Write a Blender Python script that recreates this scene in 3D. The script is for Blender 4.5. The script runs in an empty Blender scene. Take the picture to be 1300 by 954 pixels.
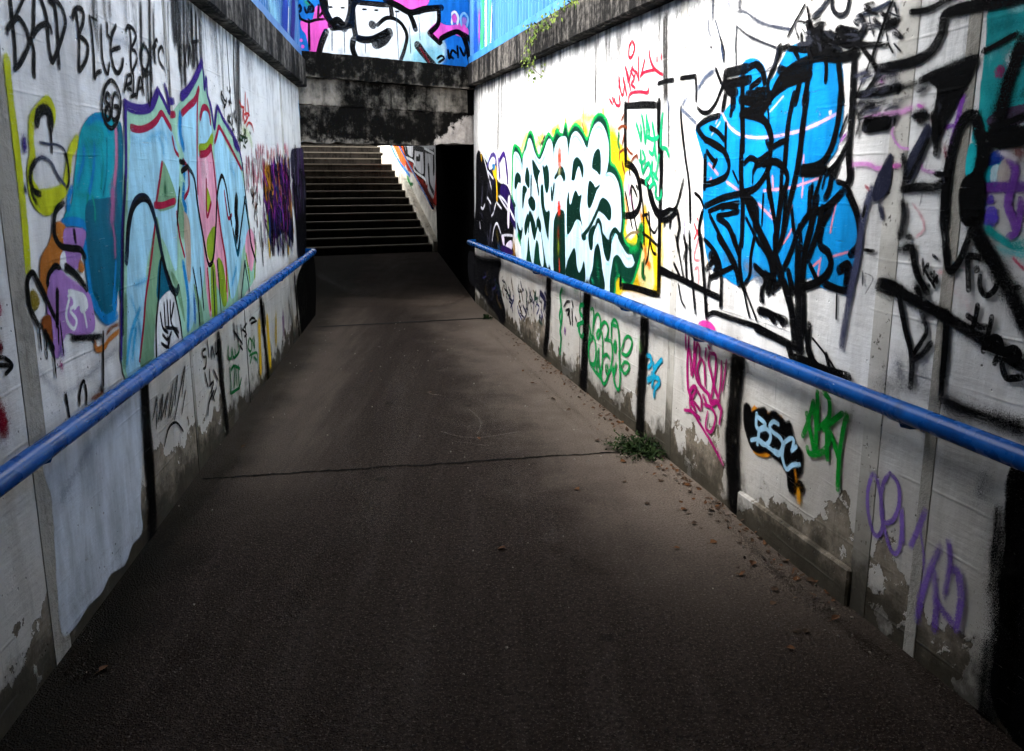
import bpy, bmesh, math, random
from math import radians as R, sin, cos, pi
from mathutils import Vector
from mathutils.geometry import tessellate_polygon

random.seed(7)
C = bpy.context.scene.collection
sc = bpy.context.scene

# ------------------------------------------------------------------ camera
F = 1037.0
PV = 432.5
TP = 0.203
PITCH = math.atan(TP)
H = 1.70
cam_d = bpy.data.cameras.new('camera')
cam = bpy.data.objects.new('camera', cam_d)
C.objects.link(cam)
cam.location = (0, 0, H)
cam.rotation_euler = (R(90) - PITCH, 0, 0)
cam_d.sensor_width = 36.0
cam_d.sensor_fit = 'HORIZONTAL'
cam_d.lens = 36.0 * F / 1300.0
cam_d.shift_y = -(477.0 - PV) / 1300.0
cam_d.clip_end = 2000
cam_d.clip_start = 0.02
sc.camera = cam


def ray(u, v):
    a = (u - 650.0) / F
    b = (v - PV) / F
    cp, sp = cos(PITCH), sin(PITCH)
    return Vector((a, cp - b * sp, -sp - b * cp))


def hit(u, v, p0, n):
    d = ray(u, v)
    o = Vector((0, 0, H))
    return o + d * ((Vector(p0) - o).dot(n) / d.dot(n))


def ground_pt(u, v, z=0.0):
    return hit(u, v, (0, 0, z), Vector((0, 0, 1)))


# ------------------------------------------------------------------ helpers
def srgb(h):
    h = h.lstrip('#')
    out = []
    for i in (0, 2, 4):
        c = int(h[i:i + 2], 16) / 255.0
        out.append(c / 12.92 if c <= 0.04045 else ((c + 0.055) / 1.055) ** 2.4)
    return out


def link(o, parent=None):
    C.objects.link(o)
    if parent is not None:
        o.parent = parent
    return o


def obj(name, bm, mat, parent=None, smooth=False):
    me = bpy.data.meshes.new(name)
    bm.normal_update()
    bm.to_mesh(me)
    bm.free()
    if mat is not None:
        me.materials.append(mat)
    if smooth:
        for p in me.polygons:
            p.use_smooth = True
    return link(bpy.data.objects.new(name, me), parent)


def tag(o, label=None, cat=None, group=None, kind=None):
    if label:
        o['label'] = label
    if cat:
        o['category'] = cat
    if group:
        o['group'] = group
    if kind:
        o['kind'] = kind
    return o


def empty(name, loc, label, cat, group=None):
    o = bpy.data.objects.new(name, None)
    C.objects.link(o)
    o.location = loc
    o.empty_display_size = .1
    return tag(o, label, cat, group)


def hexa(bm, p):
    """p: 8 points, bottom ring (4) then top ring (4)."""
    vs = [bm.verts.new(q) for q in p]
    fs = []
    for f in ((3, 2, 1, 0), (4, 5, 6, 7), (0, 1, 5, 4), (1, 2, 6, 5), (2, 3, 7, 6), (3, 0, 4, 7)):
        fs.append(bm.faces.new([vs[i] for i in f]))
    return fs


def box(bm, x0, x1, y0, y1, z0, z1):
    return hexa(bm, [(x0, y0, z0), (x1, y0, z0), (x1, y1, z0), (x0, y1, z0),
                     (x0, y0, z1), (x1, y0, z1), (x1, y1, z1), (x0, y1, z1)])


def tube(bm, pts, r, n=12, cap=True):
    pts = [Vector(p) for p in pts]
    rings = []
    for i, p in enumerate(pts):
        t = (pts[min(i + 1, len(pts) - 1)] - pts[max(i - 1, 0)]).normalized()
        a = t.cross(Vector((0, 0, 1)))
        if a.length < 1e-3:
            a = t.cross(Vector((1, 0, 0)))
        a.normalize()
        b = t.cross(a).normalized()
        rr = r[i] if isinstance(r, (list, tuple)) else r
        rings.append([bm.verts.new(p + (a * cos(2 * pi * k / n) + b * sin(2 * pi * k / n)) * rr) for k in range(n)])
    for i in range(len(rings) - 1):
        for k in range(n):
            bm.faces.new((rings[i][k], rings[i + 1][k], rings[i + 1][(k + 1) % n], rings[i][(k + 1) % n]))
    if cap:
        bm.faces.new(rings[0][::1])
        bm.faces.new(rings[-1][::-1])


def bevel(bm, w, seg=1):
    bmesh.ops.bevel(bm, geom=list(bm.edges), offset=w, segments=seg, affect='EDGES', profile=.5)


# ------------------------------------------------------------------ wall frames
class Frame:
    """vertical plane: origin on the ground, s along it, n out into the corridor, z up."""

    def __init__(self, p0, p1, n_hint):
        self.o = Vector((p0[0], p0[1], 0))
        d = Vector((p1[0] - p0[0], p1[1] - p0[1], 0))
        self.len = d.length
        self.d = d.normalized()
        n = Vector((-self.d.y, self.d.x, 0))
        if n.dot(Vector((n_hint[0], n_hint[1], 0))) < 0:
            n = -n
        self.n = n

    def pt(self, s, z, off=0.0):
        return self.o + self.d * s + self.n * off + Vector((0, 0, z))

    def sz(self, u, v, off=0.0):
        p = hit(u, v, self.o + self.n * off, self.n)
        return ((p - self.o).dot(self.d), p.z)

    def box(self, bm, s0, s1, o0, o1, z0, z1, z0b=None, z1b=None):
        z0b = z0 if z0b is None else z0b
        z1b = z1 if z1b is None else z1b
        P = self.pt
        fs = hexa(bm, [P(s0, z0, o0), P(s1, z0b, o0), P(s1, z0b, o1), P(s0, z0, o1),
                       P(s0, z1, o0), P(s1, z1b, o0), P(s1, z1b, o1), P(s0, z1, o1)])
        return fs


YB = -4.5
LX = lambda y: -1.615 - .112 * (y - 2.646)
RX = lambda y: 1.349 - .2335 * (y - 3.039)
LEND, REND = 9.456, 10.944
FL = Frame((LX(YB), YB), (LX(LEND), LEND), (1, 0))
FR = Frame((RX(YB), YB), (RX(REND), REND), (-1, 0))


# ------------------------------------------------------------------ node helpers
class NT:
    def __init__(self, name):
        self.m = bpy.data.materials.new(name)
        self.m.use_nodes = True
        self.t = self.m.node_tree
        self.t.nodes.clear()
        self.out = self.t.nodes.new('ShaderNodeOutputMaterial')
        self.b = self.t.nodes.new('ShaderNodeBsdfPrincipled')
        self.t.links.new(self.b.outputs[0], self.out.inputs[0])
        self.b.inputs['Specular IOR Level'].default_value = .06

    def n(self, typ, **kw):
        nd = self.t.nodes.new(typ)
        for k, v in kw.items():
            setattr(nd, k, v)
        return nd

    def put(self, sock, v):
        if hasattr(v, 'is_output') or isinstance(v, bpy.types.NodeSocket):
            self.t.links.new(v, sock)
        elif isinstance(v, (list, tuple)):
            sock.default_value = (list(v) + [1.0])[:4] if len(sock.default_value) == 4 else v
        else:
            sock.default_value = v

    def math(self, op, a, b=0.0, c=None, clamp=False):
        nd = self.n('ShaderNodeMath', operation=op, use_clamp=clamp)
        self.put(nd.inputs[0], a)
        self.put(nd.inputs[1], b)
        if c is not None:
            self.put(nd.inputs[2], c)
        return nd.outputs[0]

    def step(self, x, a, b, lo=0.0, hi=1.0):
        nd = self.n('ShaderNodeMapRange', interpolation_type='SMOOTHSTEP')
        self.put(nd.inputs['Value'], x)
        self.put(nd.inputs['From Min'], a)
        self.put(nd.inputs['From Max'], b)
        self.put(nd.inputs['To Min'], lo)
        self.put(nd.inputs['To Max'], hi)
        return nd.outputs[0]

    def noise(self, vec, scale, detail=4, rough=.55, dist=0.0):
        nd = self.n('ShaderNodeTexNoise')
        self.put(nd.inputs['Vector'], vec)
        nd.inputs['Scale'].default_value = scale
        nd.inputs['Detail'].default_value = detail
        nd.inputs['Roughness'].default_value = rough
        nd.inputs['Distortion'].default_value = dist
        return nd.outputs['Fac']

    def voro(self, vec, scale, feature='F1', rnd=1.0):
        nd = self.n('ShaderNodeTexVoronoi', feature=feature)
        self.put(nd.inputs['Vector'], vec)
        nd.inputs['Scale'].default_value = scale
        nd.inputs['Randomness'].default_value = rnd
        return nd.outputs['Distance']

    def map(self, vec, scale=(1, 1, 1), loc=(0, 0, 0)):
        nd = self.n('ShaderNodeMapping')
        self.put(nd.inputs['Vector'], vec)
        nd.inputs['Scale'].default_value = scale
        nd.inputs['Location'].default_value = loc
        return nd.outputs[0]

    def mix(self, fac, a, b, blend='MIX'):
        nd = self.n('ShaderNodeMix', data_type='RGBA', blend_type=blend)
        self.put(nd.inputs[0], fac)
        self.put(nd.inputs[6], a)
        self.put(nd.inputs[7], b)
        return nd.outputs[2]

    def pos(self):
        return self.n('ShaderNodeNewGeometry').outputs['Position']

    def sep(self, v):
        nd = self.n('ShaderNodeSeparateXYZ')
        self.put(nd.inputs[0], v)
        return nd.outputs

    def comb(self, x, y, z):
        nd = self.n('ShaderNodeCombineXYZ')
        self.put(nd.inputs[0], x)
        self.put(nd.inputs[1], y)
        self.put(nd.inputs[2], z)
        return nd.outputs[0]

    def uv(self, name):
        return self.n('ShaderNodeUVMap', uv_map=name).outputs[0]

    def bump(self, h, strength=.5, dist=.01):
        nd = self.n('ShaderNodeBump')
        nd.inputs['Strength'].default_value = strength
        nd.inputs['Distance'].default_value = dist
        self.put(nd.inputs['Height'], h)
        self.t.links.new(nd.outputs[0], self.b.inputs['Normal'])

    def color(self, v):
        self.put(self.b.inputs['Base Color'], v)

    def rough(self, v):
        self.put(self.b.inputs['Roughness'], v)


def wall_relief(t):
    """(height, pits, boards) of the board-formed concrete, from world position."""
    p = t.pos()
    x, y, z = t.sep(p)
    horiz = t.comb(x, y, t.math('MULTIPLY', z, 7.0))
    grain = t.noise(horiz, 5.0, 5, .6)
    fine = t.noise(p, 60.0, 3, .6)
    lump = t.noise(p, 7.0, 3, .5)
    wob = t.noise(t.map(p, (1, 1, 0)), 1.6, 2)
    zz = t.math('MULTIPLY_ADD', wob, .05, z)
    fr = t.math('FRACT', t.math('MULTIPLY', zz, 1 / .19))
    line = t.math('ABSOLUTE', t.math('SUBTRACT', fr, .5))
    line = t.step(line, .0, .045, 1, 0)                       # thin ridge between form boards
    brk = t.step(t.noise(p, 2.3, 3), .42, .62)
    line = t.math('MULTIPLY', line, brk)
    pit = t.step(t.math('MULTIPLY_ADD', t.noise(p, 60, 2), .10, t.voro(p, 19.0)), .165, .105)
    pit = t.math('MULTIPLY', pit, t.step(t.noise(p, 2.0, 3), .47, .60))
    hgt = t.math('MULTIPLY_ADD', grain, .35, t.math('MULTIPLY', lump, .5))
    hgt = t.math('ADD', hgt, t.math('MULTIPLY', fine, .12))
    hgt = t.math('ADD', hgt, t.math('MULTIPLY', line, .2))
    hgt = t.math('SUBTRACT', hgt, t.math('MULTIPLY', pit, .9))
    return hgt, pit, line, (x, y, z), p


def wall_streaks(t, p, x, y, z, top):
    """dark run-off streaks hanging from the coping: 0..1"""
    fine = t.noise(t.comb(x, y, t.math('MULTIPLY', z, .05)), 13.0, 4, .65)
    broad = t.noise(t.comb(x, y, t.math('MULTIPLY', z, .03)), 1.15, 3, .6)
    d = t.math('SUBTRACT', top, z)                             # distance below the coping
    reach = t.step(broad, .38, .72, .10, 1.25)
    reach = t.math('MULTIPLY', reach, t.step(fine, .25, .75, .55, 1.25))
    fall = t.step(t.math('DIVIDE', d, reach), 1.0, .0)
    body = t.step(t.math('MULTIPLY_ADD', fall, .16, fine), .47, .80)
    grain = t.step(t.noise(t.comb(x, y, t.math('MULTIPLY', z, .4)), 70, 4, .75), .36, .62, .25, 1)
    st = t.math('MULTIPLY', t.math('MULTIPLY', fall, body), grain)
    near = t.math('MULTIPLY', t.step(d, .16, .0), t.step(fine, .32, .6))
    return t.math('MAXIMUM', st, near)


def make_wall_mat():
    t = NT('painted_concrete')
    hgt, pit, line, (x, y, z), p = wall_relief(t)
    big = t.noise(p, .9, 4, .6)
    mid = t.noise(p, 4.5, 5, .65)
    white = t.mix(t.step(big, .35, .7), (.74, .735, .725), (.84, .83, .805))
    white = t.mix(t.math('MULTIPLY', t.step(mid, .47, .72), .55), white, (.46, .44, .42))
    # grey vertical washes
    wash = t.noise(t.comb(x, y, t.math('MULTIPLY', z, .12)), 3.2, 5, .65)
    white = t.mix(t.math('MULTIPLY', t.step(wash, .50, .72), .6), white, (.30, .29, .28))
    # dirt of the lower wall
    low = t.step(t.math('MULTIPLY_ADD', mid, -.5, z), .75, .05)
    white = t.mix(t.math('MULTIPLY', low, .6), white, (.36, .33, .29))
    lowz = t.step(t.math('MULTIPLY_ADD', big, .6, z), 1.5, .8)
    lowz = t.math('MULTIPLY', lowz, t.step(wash, .36, .62, .25, 1))
    white = t.mix(t.math('MULTIPLY', lowz, .82), white, (.42, .39, .345))
    # paint gone near the floor
    conc = t.mix(t.step(t.noise(p, 8, 7, .7), .3, .7), (.085, .070, .050), (.27, .23, .18))
    conc = t.mix(t.math('MULTIPLY', t.step(t.noise(p, 70, 3, .8), .58, .68), .6), conc, (.38, .35, .30))
    pl = t.noise(p, 3.0, 6, .62)
    peel = t.step(t.math('ADD', t.math('MULTIPLY_ADD', z, -.78, pl), t.math('MULTIPLY_ADD', t.noise(p, .8, 2), .55, -.285)), .352, .366)
    peel2 = t.step(t.noise(p, 5.0, 6, .7), .685, .70)
    peel2 = t.math('MULTIPLY', peel2, t.step(z, 1.2, .3))
    peel = t.math('MAXIMUM', peel, peel2)
    col = t.mix(peel, white, conc)
    moss = t.step(t.math('MULTIPLY_ADD', t.noise(p, 6, 5, .65), .5, t.math('MULTIPLY', z, -1)), .03, .19)
    col = t.mix(t.math('MULTIPLY', moss, .88), col, (.032, .028, .020))
    # specks and thin dribbles of grime, heavier towards the ground
    heavy = t.step(z, 1.9, .3, .35, 1.0)
    speck = t.math('MULTIPLY', t.step(t.noise(p, 120, 3, .8), .60, .68), t.step(t.noise(p, 2.6, 4, .65), .42, .62))
    drib = t.step(t.noise(t.comb(x, y, t.math('MULTIPLY', z, .05)), 34, 4, .7), .58, .70)
    drib = t.math('MULTIPLY', drib, t.step(t.noise(p, 1.7, 4, .65), .46, .66))
    gr = t.math('MULTIPLY', t.math('MAXIMUM', t.math('MULTIPLY', speck, .7), t.math('MULTIPLY', drib, .55)), heavy)
    col = t.mix(gr, col, (.075, .068, .058))
    st = wall_streaks(t, p, x, y, z, 2.70)
    col = t.mix(t.math('MULTIPLY', st, .9), col, (.045, .043, .042))
    col = t.mix(t.math('MULTIPLY', pit, .9), col, (.05, .048, .045))
    col = t.mix(t.math('MULTIPLY', line, .10), col, (.30, .29, .28))
    t.color(col)
    t.rough(.62)
    hh = t.math('SUBTRACT', hgt, t.math('MULTIPLY', peel, .45))
    t.bump(hh, .75, .012)
    return t.m


def make_strip_mat():
    t = NT('strip_concrete')
    hgt, pit, line, (x, y, z), p = wall_relief(t)
    c = t.mix(t.step(t.noise(p, 6, 5), .3, .7), (.42, .40, .36), (.62, .60, .55))
    edge = t.step(t.noise(p, 26, 4, .7), .60, .66)
    c = t.mix(edge, c, (.10, .09, .08))
    low = t.step(t.math('MULTIPLY_ADD', t.noise(p, 4, 4), -.5, z), .7, -.1)
    c = t.mix(t.math('MULTIPLY', low, .8), c, (.15, .13, .10))
    moss = t.step(t.math('MULTIPLY_ADD', t.noise(p, 6, 5, .65), .7, t.math('MULTIPLY', z, -1)), .0, .26)
    c = t.mix(t.math('MULTIPLY', moss, .88), c, (.032, .028, .020))
    st = wall_streaks(t, p, x, y, z, 2.70)
    c = t.mix(t.math('MULTIPLY', st, .85), c, (.045, .043, .042))
    t.color(c)
    t.rough(.75)
    t.bump(hgt, .6, .008)
    return t.m


def make_coping_mat(name, a, b, thr=.5, band=None):
    t = NT(name)
    p = t.pos()
    x, y, z = t.sep(p)
    sv = t.comb(x, y, t.math('MULTIPLY', z, .12))
    s = t.noise(sv, 9, 6, .72)
    m = t.noise(p, 22, 5, .7)
    g = t.noise(p, 1.8, 4, .6)
    k = t.math('ADD', t.math('MULTIPLY', s, .5), t.math('MULTIPLY', m, .28))
    k = t.math('ADD', k, t.math('MULTIPLY', g, .38))
    c = t.mix(t.step(k, thr, thr + .22), a, b)
    sp = t.step(t.noise(p, 75, 3, .8), .66, .74)
    c = t.mix(t.math('MULTIPLY', sp, .5), c, (.24, .22, .19))
    t.color(c)
    t.rough(.85)
    t.bump(t.math('ADD', m, t.math('MULTIPLY', s, .6)), .8, .012)
    return t.m


def make_lintel_mat():
    """stained beam over the opening: black algae with pale worn plaster left bare"""
    t = NT('stained_beam_concrete')
    p = t.pos()
    x, y, z = t.sep(p)
    s = t.noise(t.comb(x, y, t.math('MULTIPLY', z, .15)), 5, 6, .7)
    m = t.noise(p, 11, 6, .66)
    g = t.noise(p, 2.6, 5, .65)
    k = t.math('ADD', t.math('MULTIPLY', s, .35), t.math('MULTIPLY', m, .3))
    k = t.math('ADD', k, t.math('MULTIPLY', g, .35))
    # pale band left between the two ledges, and the bare corner on the right of the opening
    bandm = t.math('MULTIPLY', t.step(z, 2.44, 2.50), t.step(z, 2.80, 2.74))
    bandm = t.math('MULTIPLY', bandm, t.step(t.math('ABSOLUTE', t.math('ADD', x, 1.50)), .15, .85, .25, 1))
    dx = t.math('SUBTRACT', x, -1.02)
    dz = t.math('SUBTRACT', z, 2.07)
    corner = t.math('SUBTRACT', t.math('MULTIPLY', dx, .85), dz)
    corner = t.step(t.math('MULTIPLY_ADD', t.math('SUBTRACT', m, .5), .5, corner), -.03, .04)
    corner = t.math('MULTIPLY', corner, t.step(x, -1.08, -1.0))
    lo = t.step(t.math('MULTIPLY_ADD', m, -.25, z), 2.03, 1.93)
    k = t.math('ADD', k, t.math('MULTIPLY', bandm, .15))
    k = t.math('ADD', k, t.math('MULTIPLY', lo, .10))
    v = t.step(k, .51, .76)
    c = t.mix(v, (.004, .0037, .0034), (.30, .27, .23))
    fl = t.step(t.noise(p, 42, 5, .8), .58, .70)
    c = t.mix(t.math('MULTIPLY', t.math('MULTIPLY', fl, .45), t.step(k, .42, .58)), c, (.30, .27, .23))
    c = t.mix(corner, c, t.mix(t.step(m, .3, .7), (.30, .27, .25), (.52, .47, .43)))
    t.color(c)
    t.rough(.9)
    t.bump(t.math('ADD', m, s), .9, .015)
    return t.m


def make_asphalt():
    t = NT('asphalt')
    p = t.pos()
    x, y, z = t.sep(p)
    n1 = t.noise(p, 95, 3, .8)
    n0 = t.noise(p, 42, 4, .75)
    n2 = t.noise(p, 2.0, 6, .62)
    n3 = t.noise(t.map(p, (2.2, .22, 1)), 3.0, 5, .65)
    ag = t.voro(p, 150)
    stone = t.step(t.voro(p, 62), .20, .12)
    wr = t.math('SUBTRACT', t.math('MULTIPLY_ADD', t.math('SUBTRACT', y, 3.039), -.2335, 1.349), x)
    wl = t.math('ADD', x, t.math('MULTIPLY_ADD', t.math('SUBTRACT', y, 2.646), .112, 1.615))
    side = t.math('MULTIPLY_ADD', t.math('SUBTRACT', n2, .5), .9, t.math('MINIMUM', wr, wl))
    worn = t.step(side, .15, .85)                              # paler middle painted in for light on the path, not wear
    c = t.mix(t.step(n2, .3, .72), (.0175, .0122, .0096), (.028, .0202, .0162))
    c = t.mix(t.math('MULTIPLY', worn, t.step(n3, .25, .65, .25, .75)), c, (.046, .0345, .0280))
    c = t.mix(t.math('MULTIPLY', t.step(n3, .50, .76), .35), c, (.072, .059, .051))
    c = t.mix(t.math('MULTIPLY', t.step(n0, .56, .36), .8), c, (.015, .0118, .0102))
    c = t.mix(t.math('MULTIPLY', t.step(n1, .55, .68), .8), c, (.15, .122, .102))
    c = t.mix(t.math('MULTIPLY', stone, t.step(n0, .47, .64, 0, .8)), c, (.16, .138, .12))
    c = t.mix(t.math('MULTIPLY', t.step(n1, .40, .28), .8), c, (.008, .0066, .0058))
    spot = t.step(t.math('MULTIPLY_ADD', t.noise(p, 9, 3), .10, t.voro(p, 2.1)), .135, .105)     # old gum and oil spots
    c = t.mix(t.math('MULTIPLY', spot, .55), c, (.010, .0085, .0078))
    # dust blown against the right wall
    d = t.math('MULTIPLY_ADD', t.math('SUBTRACT', n2, .5), 1.1, wr)
    dust = t.math('MULTIPLY', t.step(d, 1.15, .1), t.step(y, 2.2, 4.4))
    d2 = t.math('MULTIPLY_ADD', t.math('SUBTRACT', n3, .5), .9, wl)
    dust2 = t.math('MULTIPLY', t.math('MULTIPLY', t.step(d2, 1.0, .25), .6), t.step(y, 3.2, 5.2))
    dust = t.math('MULTIPLY', t.math('MAXIMUM', dust, dust2), t.step(y, 12.5, 9.0))
    dust = t.math('MULTIPLY', dust, t.step(n1, .28, .55, .40, 1))
    c = t.mix(t.math('MULTIPLY', dust, .8), c, (.215, .172, .138))
    # darker edge along the left wall foot
    left_edge = t.step(t.math('MULTIPLY_ADD', t.math('SUBTRACT', n2, .5), .5, wl), .42, .05)
    c = t.mix(t.math('MULTIPLY', left_edge, .7), c, (.016, .015, .012))
    # pale chalky scuffs
    sc_ = t.math('MULTIPLY', t.step(t.noise(p, 5.0, 6, .75, .6), .63, .72), t.step(n1, .45, .6))
    c = t.mix(t.math('MULTIPLY', sc_, .35), c, (.24, .22, .20))
    t.color(c)
    t.rough(.92)
    t.b.inputs['Specular IOR Level'].default_value = .02
    t.bump(t.math('ADD', t.math('MULTIPLY', ag, 1.2), t.math('ADD', n1, n0)), 1.0, .008)
    return t.m


def make_rail_mat():
    t = NT('blue_rail_paint')
    p = t.pos()
    n = t.noise(p, 9, 4)
    c = t.mix(t.step(n, .3, .7), (.0, .042, .20), (.0, .076, .32))
    chip = t.step(t.noise(p, 26, 5, .7), .655, .67)
    c = t.mix(chip, c, (.03, .03, .035))
    ch2 = t.step(t.noise(t.map(p, (1, .35, 1), (3, 1, 4)), 12, 5, .75), .675, .69)
    c = t.mix(ch2, c, (.62, .66, .70))
    d = t.step(t.noise(p, 4, 5, .7), .55, .8)
    c = t.mix(t.math('MULTIPLY', d, .6), c, (.003, .010, .03))
    t.color(c)
    t.rough(t.step(n, .3, .7, .20, .34))
    t.b.inputs['Specular IOR Level'].default_value = .2
    t.bump(t.math('SUBTRACT', t.noise(p, 40, 4), chip), .25, .003)
    return t.m


def make_plain(name, col, rough=.7, var=.25, scale=8, spec=.04, bump=.3):
    t = NT(name)
    p = t.pos()
    n = t.noise(p, scale, 5, .6)
    lo = [c * (1 - var) for c in col]
    hi = [min(1, c * (1 + var)) for c in col]
    t.color(t.mix(t.step(n, .3, .7), lo, hi))
    t.rough(rough)
    t.b.inputs['Specular IOR Level'].default_value = spec
    t.bump(t.noise(p, scale * 5, 4), bump, .005)
    return t.m


def make_sheet_mat():
    t = NT('blue_sheet_metal')
    p = t.pos()
    x, y, z = t.sep(p)
    n = t.noise(t.comb(x, y, t.math('MULTIPLY', z, .15)), 7, 4, .6)
    c = t.mix(t.step(n, .3, .7), (.018, .125, .34), (.045, .20, .44))
    g = t.step(t.noise(p, 5, 5, .7), .58, .75)
    c = t.mix(t.math('MULTIPLY', g, .35), c, (.03, .10, .25))
    t.color(c)
    t.rough(.45)
    t.b.inputs['Specular IOR Level'].default_value = .4
    t.bump(t.noise(p, 15, 3), .15, .004)
    return t.m


def make_paint_mat():
    """spray paint: soft-edged, a little patchy; follows the concrete's relief"""
    t = NT('spray_paint')
    hgt, pit, line, (x, y, z), p = wall_relief(t)
    u, op, _ = t.sep(t.uv('Profile'))
    va = t.n('ShaderNodeVertexColor', layer_name='Col')
    col = va.outputs['Color']
    soft = va.outputs['Alpha']
    au = t.math('ABSOLUTE', u)
    speck = t.noise(p, 150, 2, .8)
    edge = t.step(au, 1.0, t.math('SUBTRACT', .97, t.math('MULTIPLY', soft, 1.25)))
    patch = t.noise(p, 9, 5, .7)
    cov = t.math('MULTIPLY', op, t.step(patch, .12, .34, .86, 1.0))
    a = t.math('MULTIPLY', edge, cov, clamp=True)
    a = t.math('MULTIPLY', a, t.math('SUBTRACT', 1, t.math('MULTIPLY', pit, .5)))
    chip = t.step(t.noise(p, 19, 6, .75), .67, .69)
    scr = t.step(t.noise(t.comb(x, y, t.math('MULTIPLY', z, 16.0)), 6.0, 4, .7), .655, .69)
    chip = t.math('MAXIMUM', chip, t.math('MULTIPLY', scr, .55))
    a = t.math('MULTIPLY', a, t.math('SUBTRACT', 1, chip))
    # sprayed droplets: each spot is either painted or bare
    drop = t.math('MULTIPLY_ADD', t.noise(p, 420, 2, .7), 2.5, -.75, clamp=True)
    grainy = t.math('MULTIPLY_ADD', t.noise(p, 55, 3, .7), .5, -.25)
    a = t.math('ADD', a, t.math('MULTIPLY', grainy, t.math('MULTIPLY', a, t.math('SUBTRACT', 1, a))))
    a = t.step(t.math('SUBTRACT', a, drop), -.02, .02)
    v = t.noise(t.comb(x, y, t.math('MULTIPLY', z, .3)), 9, 4, .65)
    k = t.step(v, .28, .72, .72, 1.22)
    vm = t.n('ShaderNodeVectorMath', operation='SCALE')
    t.put(vm.inputs[0], col)
    t.put(vm.inputs['Scale'], k)
    c2 = vm.outputs[0]
    c2 = t.mix(t.math('MULTIPLY', pit, .7), c2, (.02, .02, .02))
    t.color(c2)
    t.put(t.b.inputs['Alpha'], a)
    t.rough(.65)
    t.b.inputs['Specular IOR Level'].default_value = .03
    t.bump(hgt, .7, .010)
    return t.m


M = dict(
    strip_dark=make_coping_mat('bare_strip_concrete', (.13, .12, .105), (.34, .32, .28), .38),
    wall=make_wall_mat(), strip=make_strip_mat(), asphalt=make_asphalt(), rail=make_rail_mat(),
    coping=make_coping_mat('coping_concrete', (.006, .0056, .0052), (.18, .165, .148), .53),
    lintel=make_lintel_mat(), sheet=make_sheet_mat(), paint=make_paint_mat(),
    grit=make_plain('grit_stone', (.20, .18, .15), .9, .5, 40),
    dark=make_plain('shade_black_concrete', (.0035, .0033, .0033), .95, .4, 5, spec=0),  # near-black base colour stands in for the deep shade of the tunnel
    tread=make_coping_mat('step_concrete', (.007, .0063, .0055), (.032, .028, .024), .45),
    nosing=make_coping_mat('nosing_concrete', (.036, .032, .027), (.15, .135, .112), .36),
    stairwall=make_plain('pale_stair_wall', (.55, .52, .46), .75, .25, 4),
    steel=make_plain('rusty_steel', (.05, .045, .04), .6, .4, 14),
    darkmetal=make_plain('dark_metal', (.02, .022, .03), .5, .3, 10),
    ground=make_plain('street_ground', (.09, .10, .06), .9, .4, 1.2),
    crack=make_plain('crack_dirt', (.008, .007, .006), .95, .3, 30),
    tar=make_plain('joint_tar', (.010, .0095, .009), .7, .3, 30),
)


def leaf_mat(name, a, b):
    t = NT(name)
    p = t.pos()
    t.color(t.mix(t.step(t.noise(p, 23, 3), .35, .65), a, b))
    t.rough(.6)
    return t.m


M['leaf'] = leaf_mat('weed_leaf', (.007, .016, .005), (.026, .044, .013))
M['ivy'] = leaf_mat('ivy_leaf', (.03, .06, .01), (.15, .19, .04))
M['dry'] = leaf_mat('dry_leaf', (.040, .018, .009), (.115, .052, .022))
M['dry2'] = leaf_mat('dry_brown_leaf', (.022, .013, .008), (.070, .040, .022))
# ------------------------------------------------------------------ ground
def flat(name, pts, z, mat, kind='structure', cuts=0, parent=None):
    bm = bmesh.new()
    vs = [bm.verts.new((p[0], p[1], z)) for p in pts]
    f = bm.faces.new(vs)
    if f.normal.z < 0:
        f.normal_flip()
    if cuts:
        bmesh.ops.subdivide_edges(bm, edges=list(bm.edges), cuts=cuts, use_grid_fill=True)
    o = obj(name, bm, mat, parent)
    if kind:
        o['kind'] = kind
    return o


floor = flat('asphalt_path', [(-9, -6), (6, -6), (6, 26), (-9, 26)], 0, M['asphalt'])
GZ = 2.72
bm = bmesh.new()


def gpoly(pts):
    vs = [bm.verts.new((p[0], p[1], GZ)) for p in pts]
    f = bm.faces.new(vs)
    f.normal_update()
    if f.normal.z < 0:
        f.normal_flip()


gpoly([(-400, -400), (LX(YB) - .3, -400), (LX(YB) - .3, YB), (LX(LEND) - .3, LEND), (-6.6, 10.5), (-8.6, 26), (-8.6, 30), (-400, 400)])
gpoly([(LX(YB) - .3, -400), (400, -400), (400, 400), (2.0, 30), (0, 19.6), (.2, 11.5), (RX(REND) + .3, REND), (RX(YB) + .3, YB),
       (LX(YB) - .3, YB)])
gpoly([(-8.6, 30), (2.0, 30), (400, 400), (-400, 400)])
gr = obj('upper_ground', bm, M['ground'])
gr['kind'] = 'structure'


# ------------------------------------------------------------------ floor cracks and joints
def wiggle(p, q, n, amp, seed):
    rnd = random.Random(seed)
    p, q = Vector(p), Vector(q)
    t = (q - p).normalized()
    nn = Vector((-t.y, t.x, 0))
    out, off = [], 0
    for i in range(n + 1):
        off = off * .75 + rnd.uniform(-amp, amp)
        out.append(p.lerp(q, i / n) + nn * off)
    return out


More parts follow.
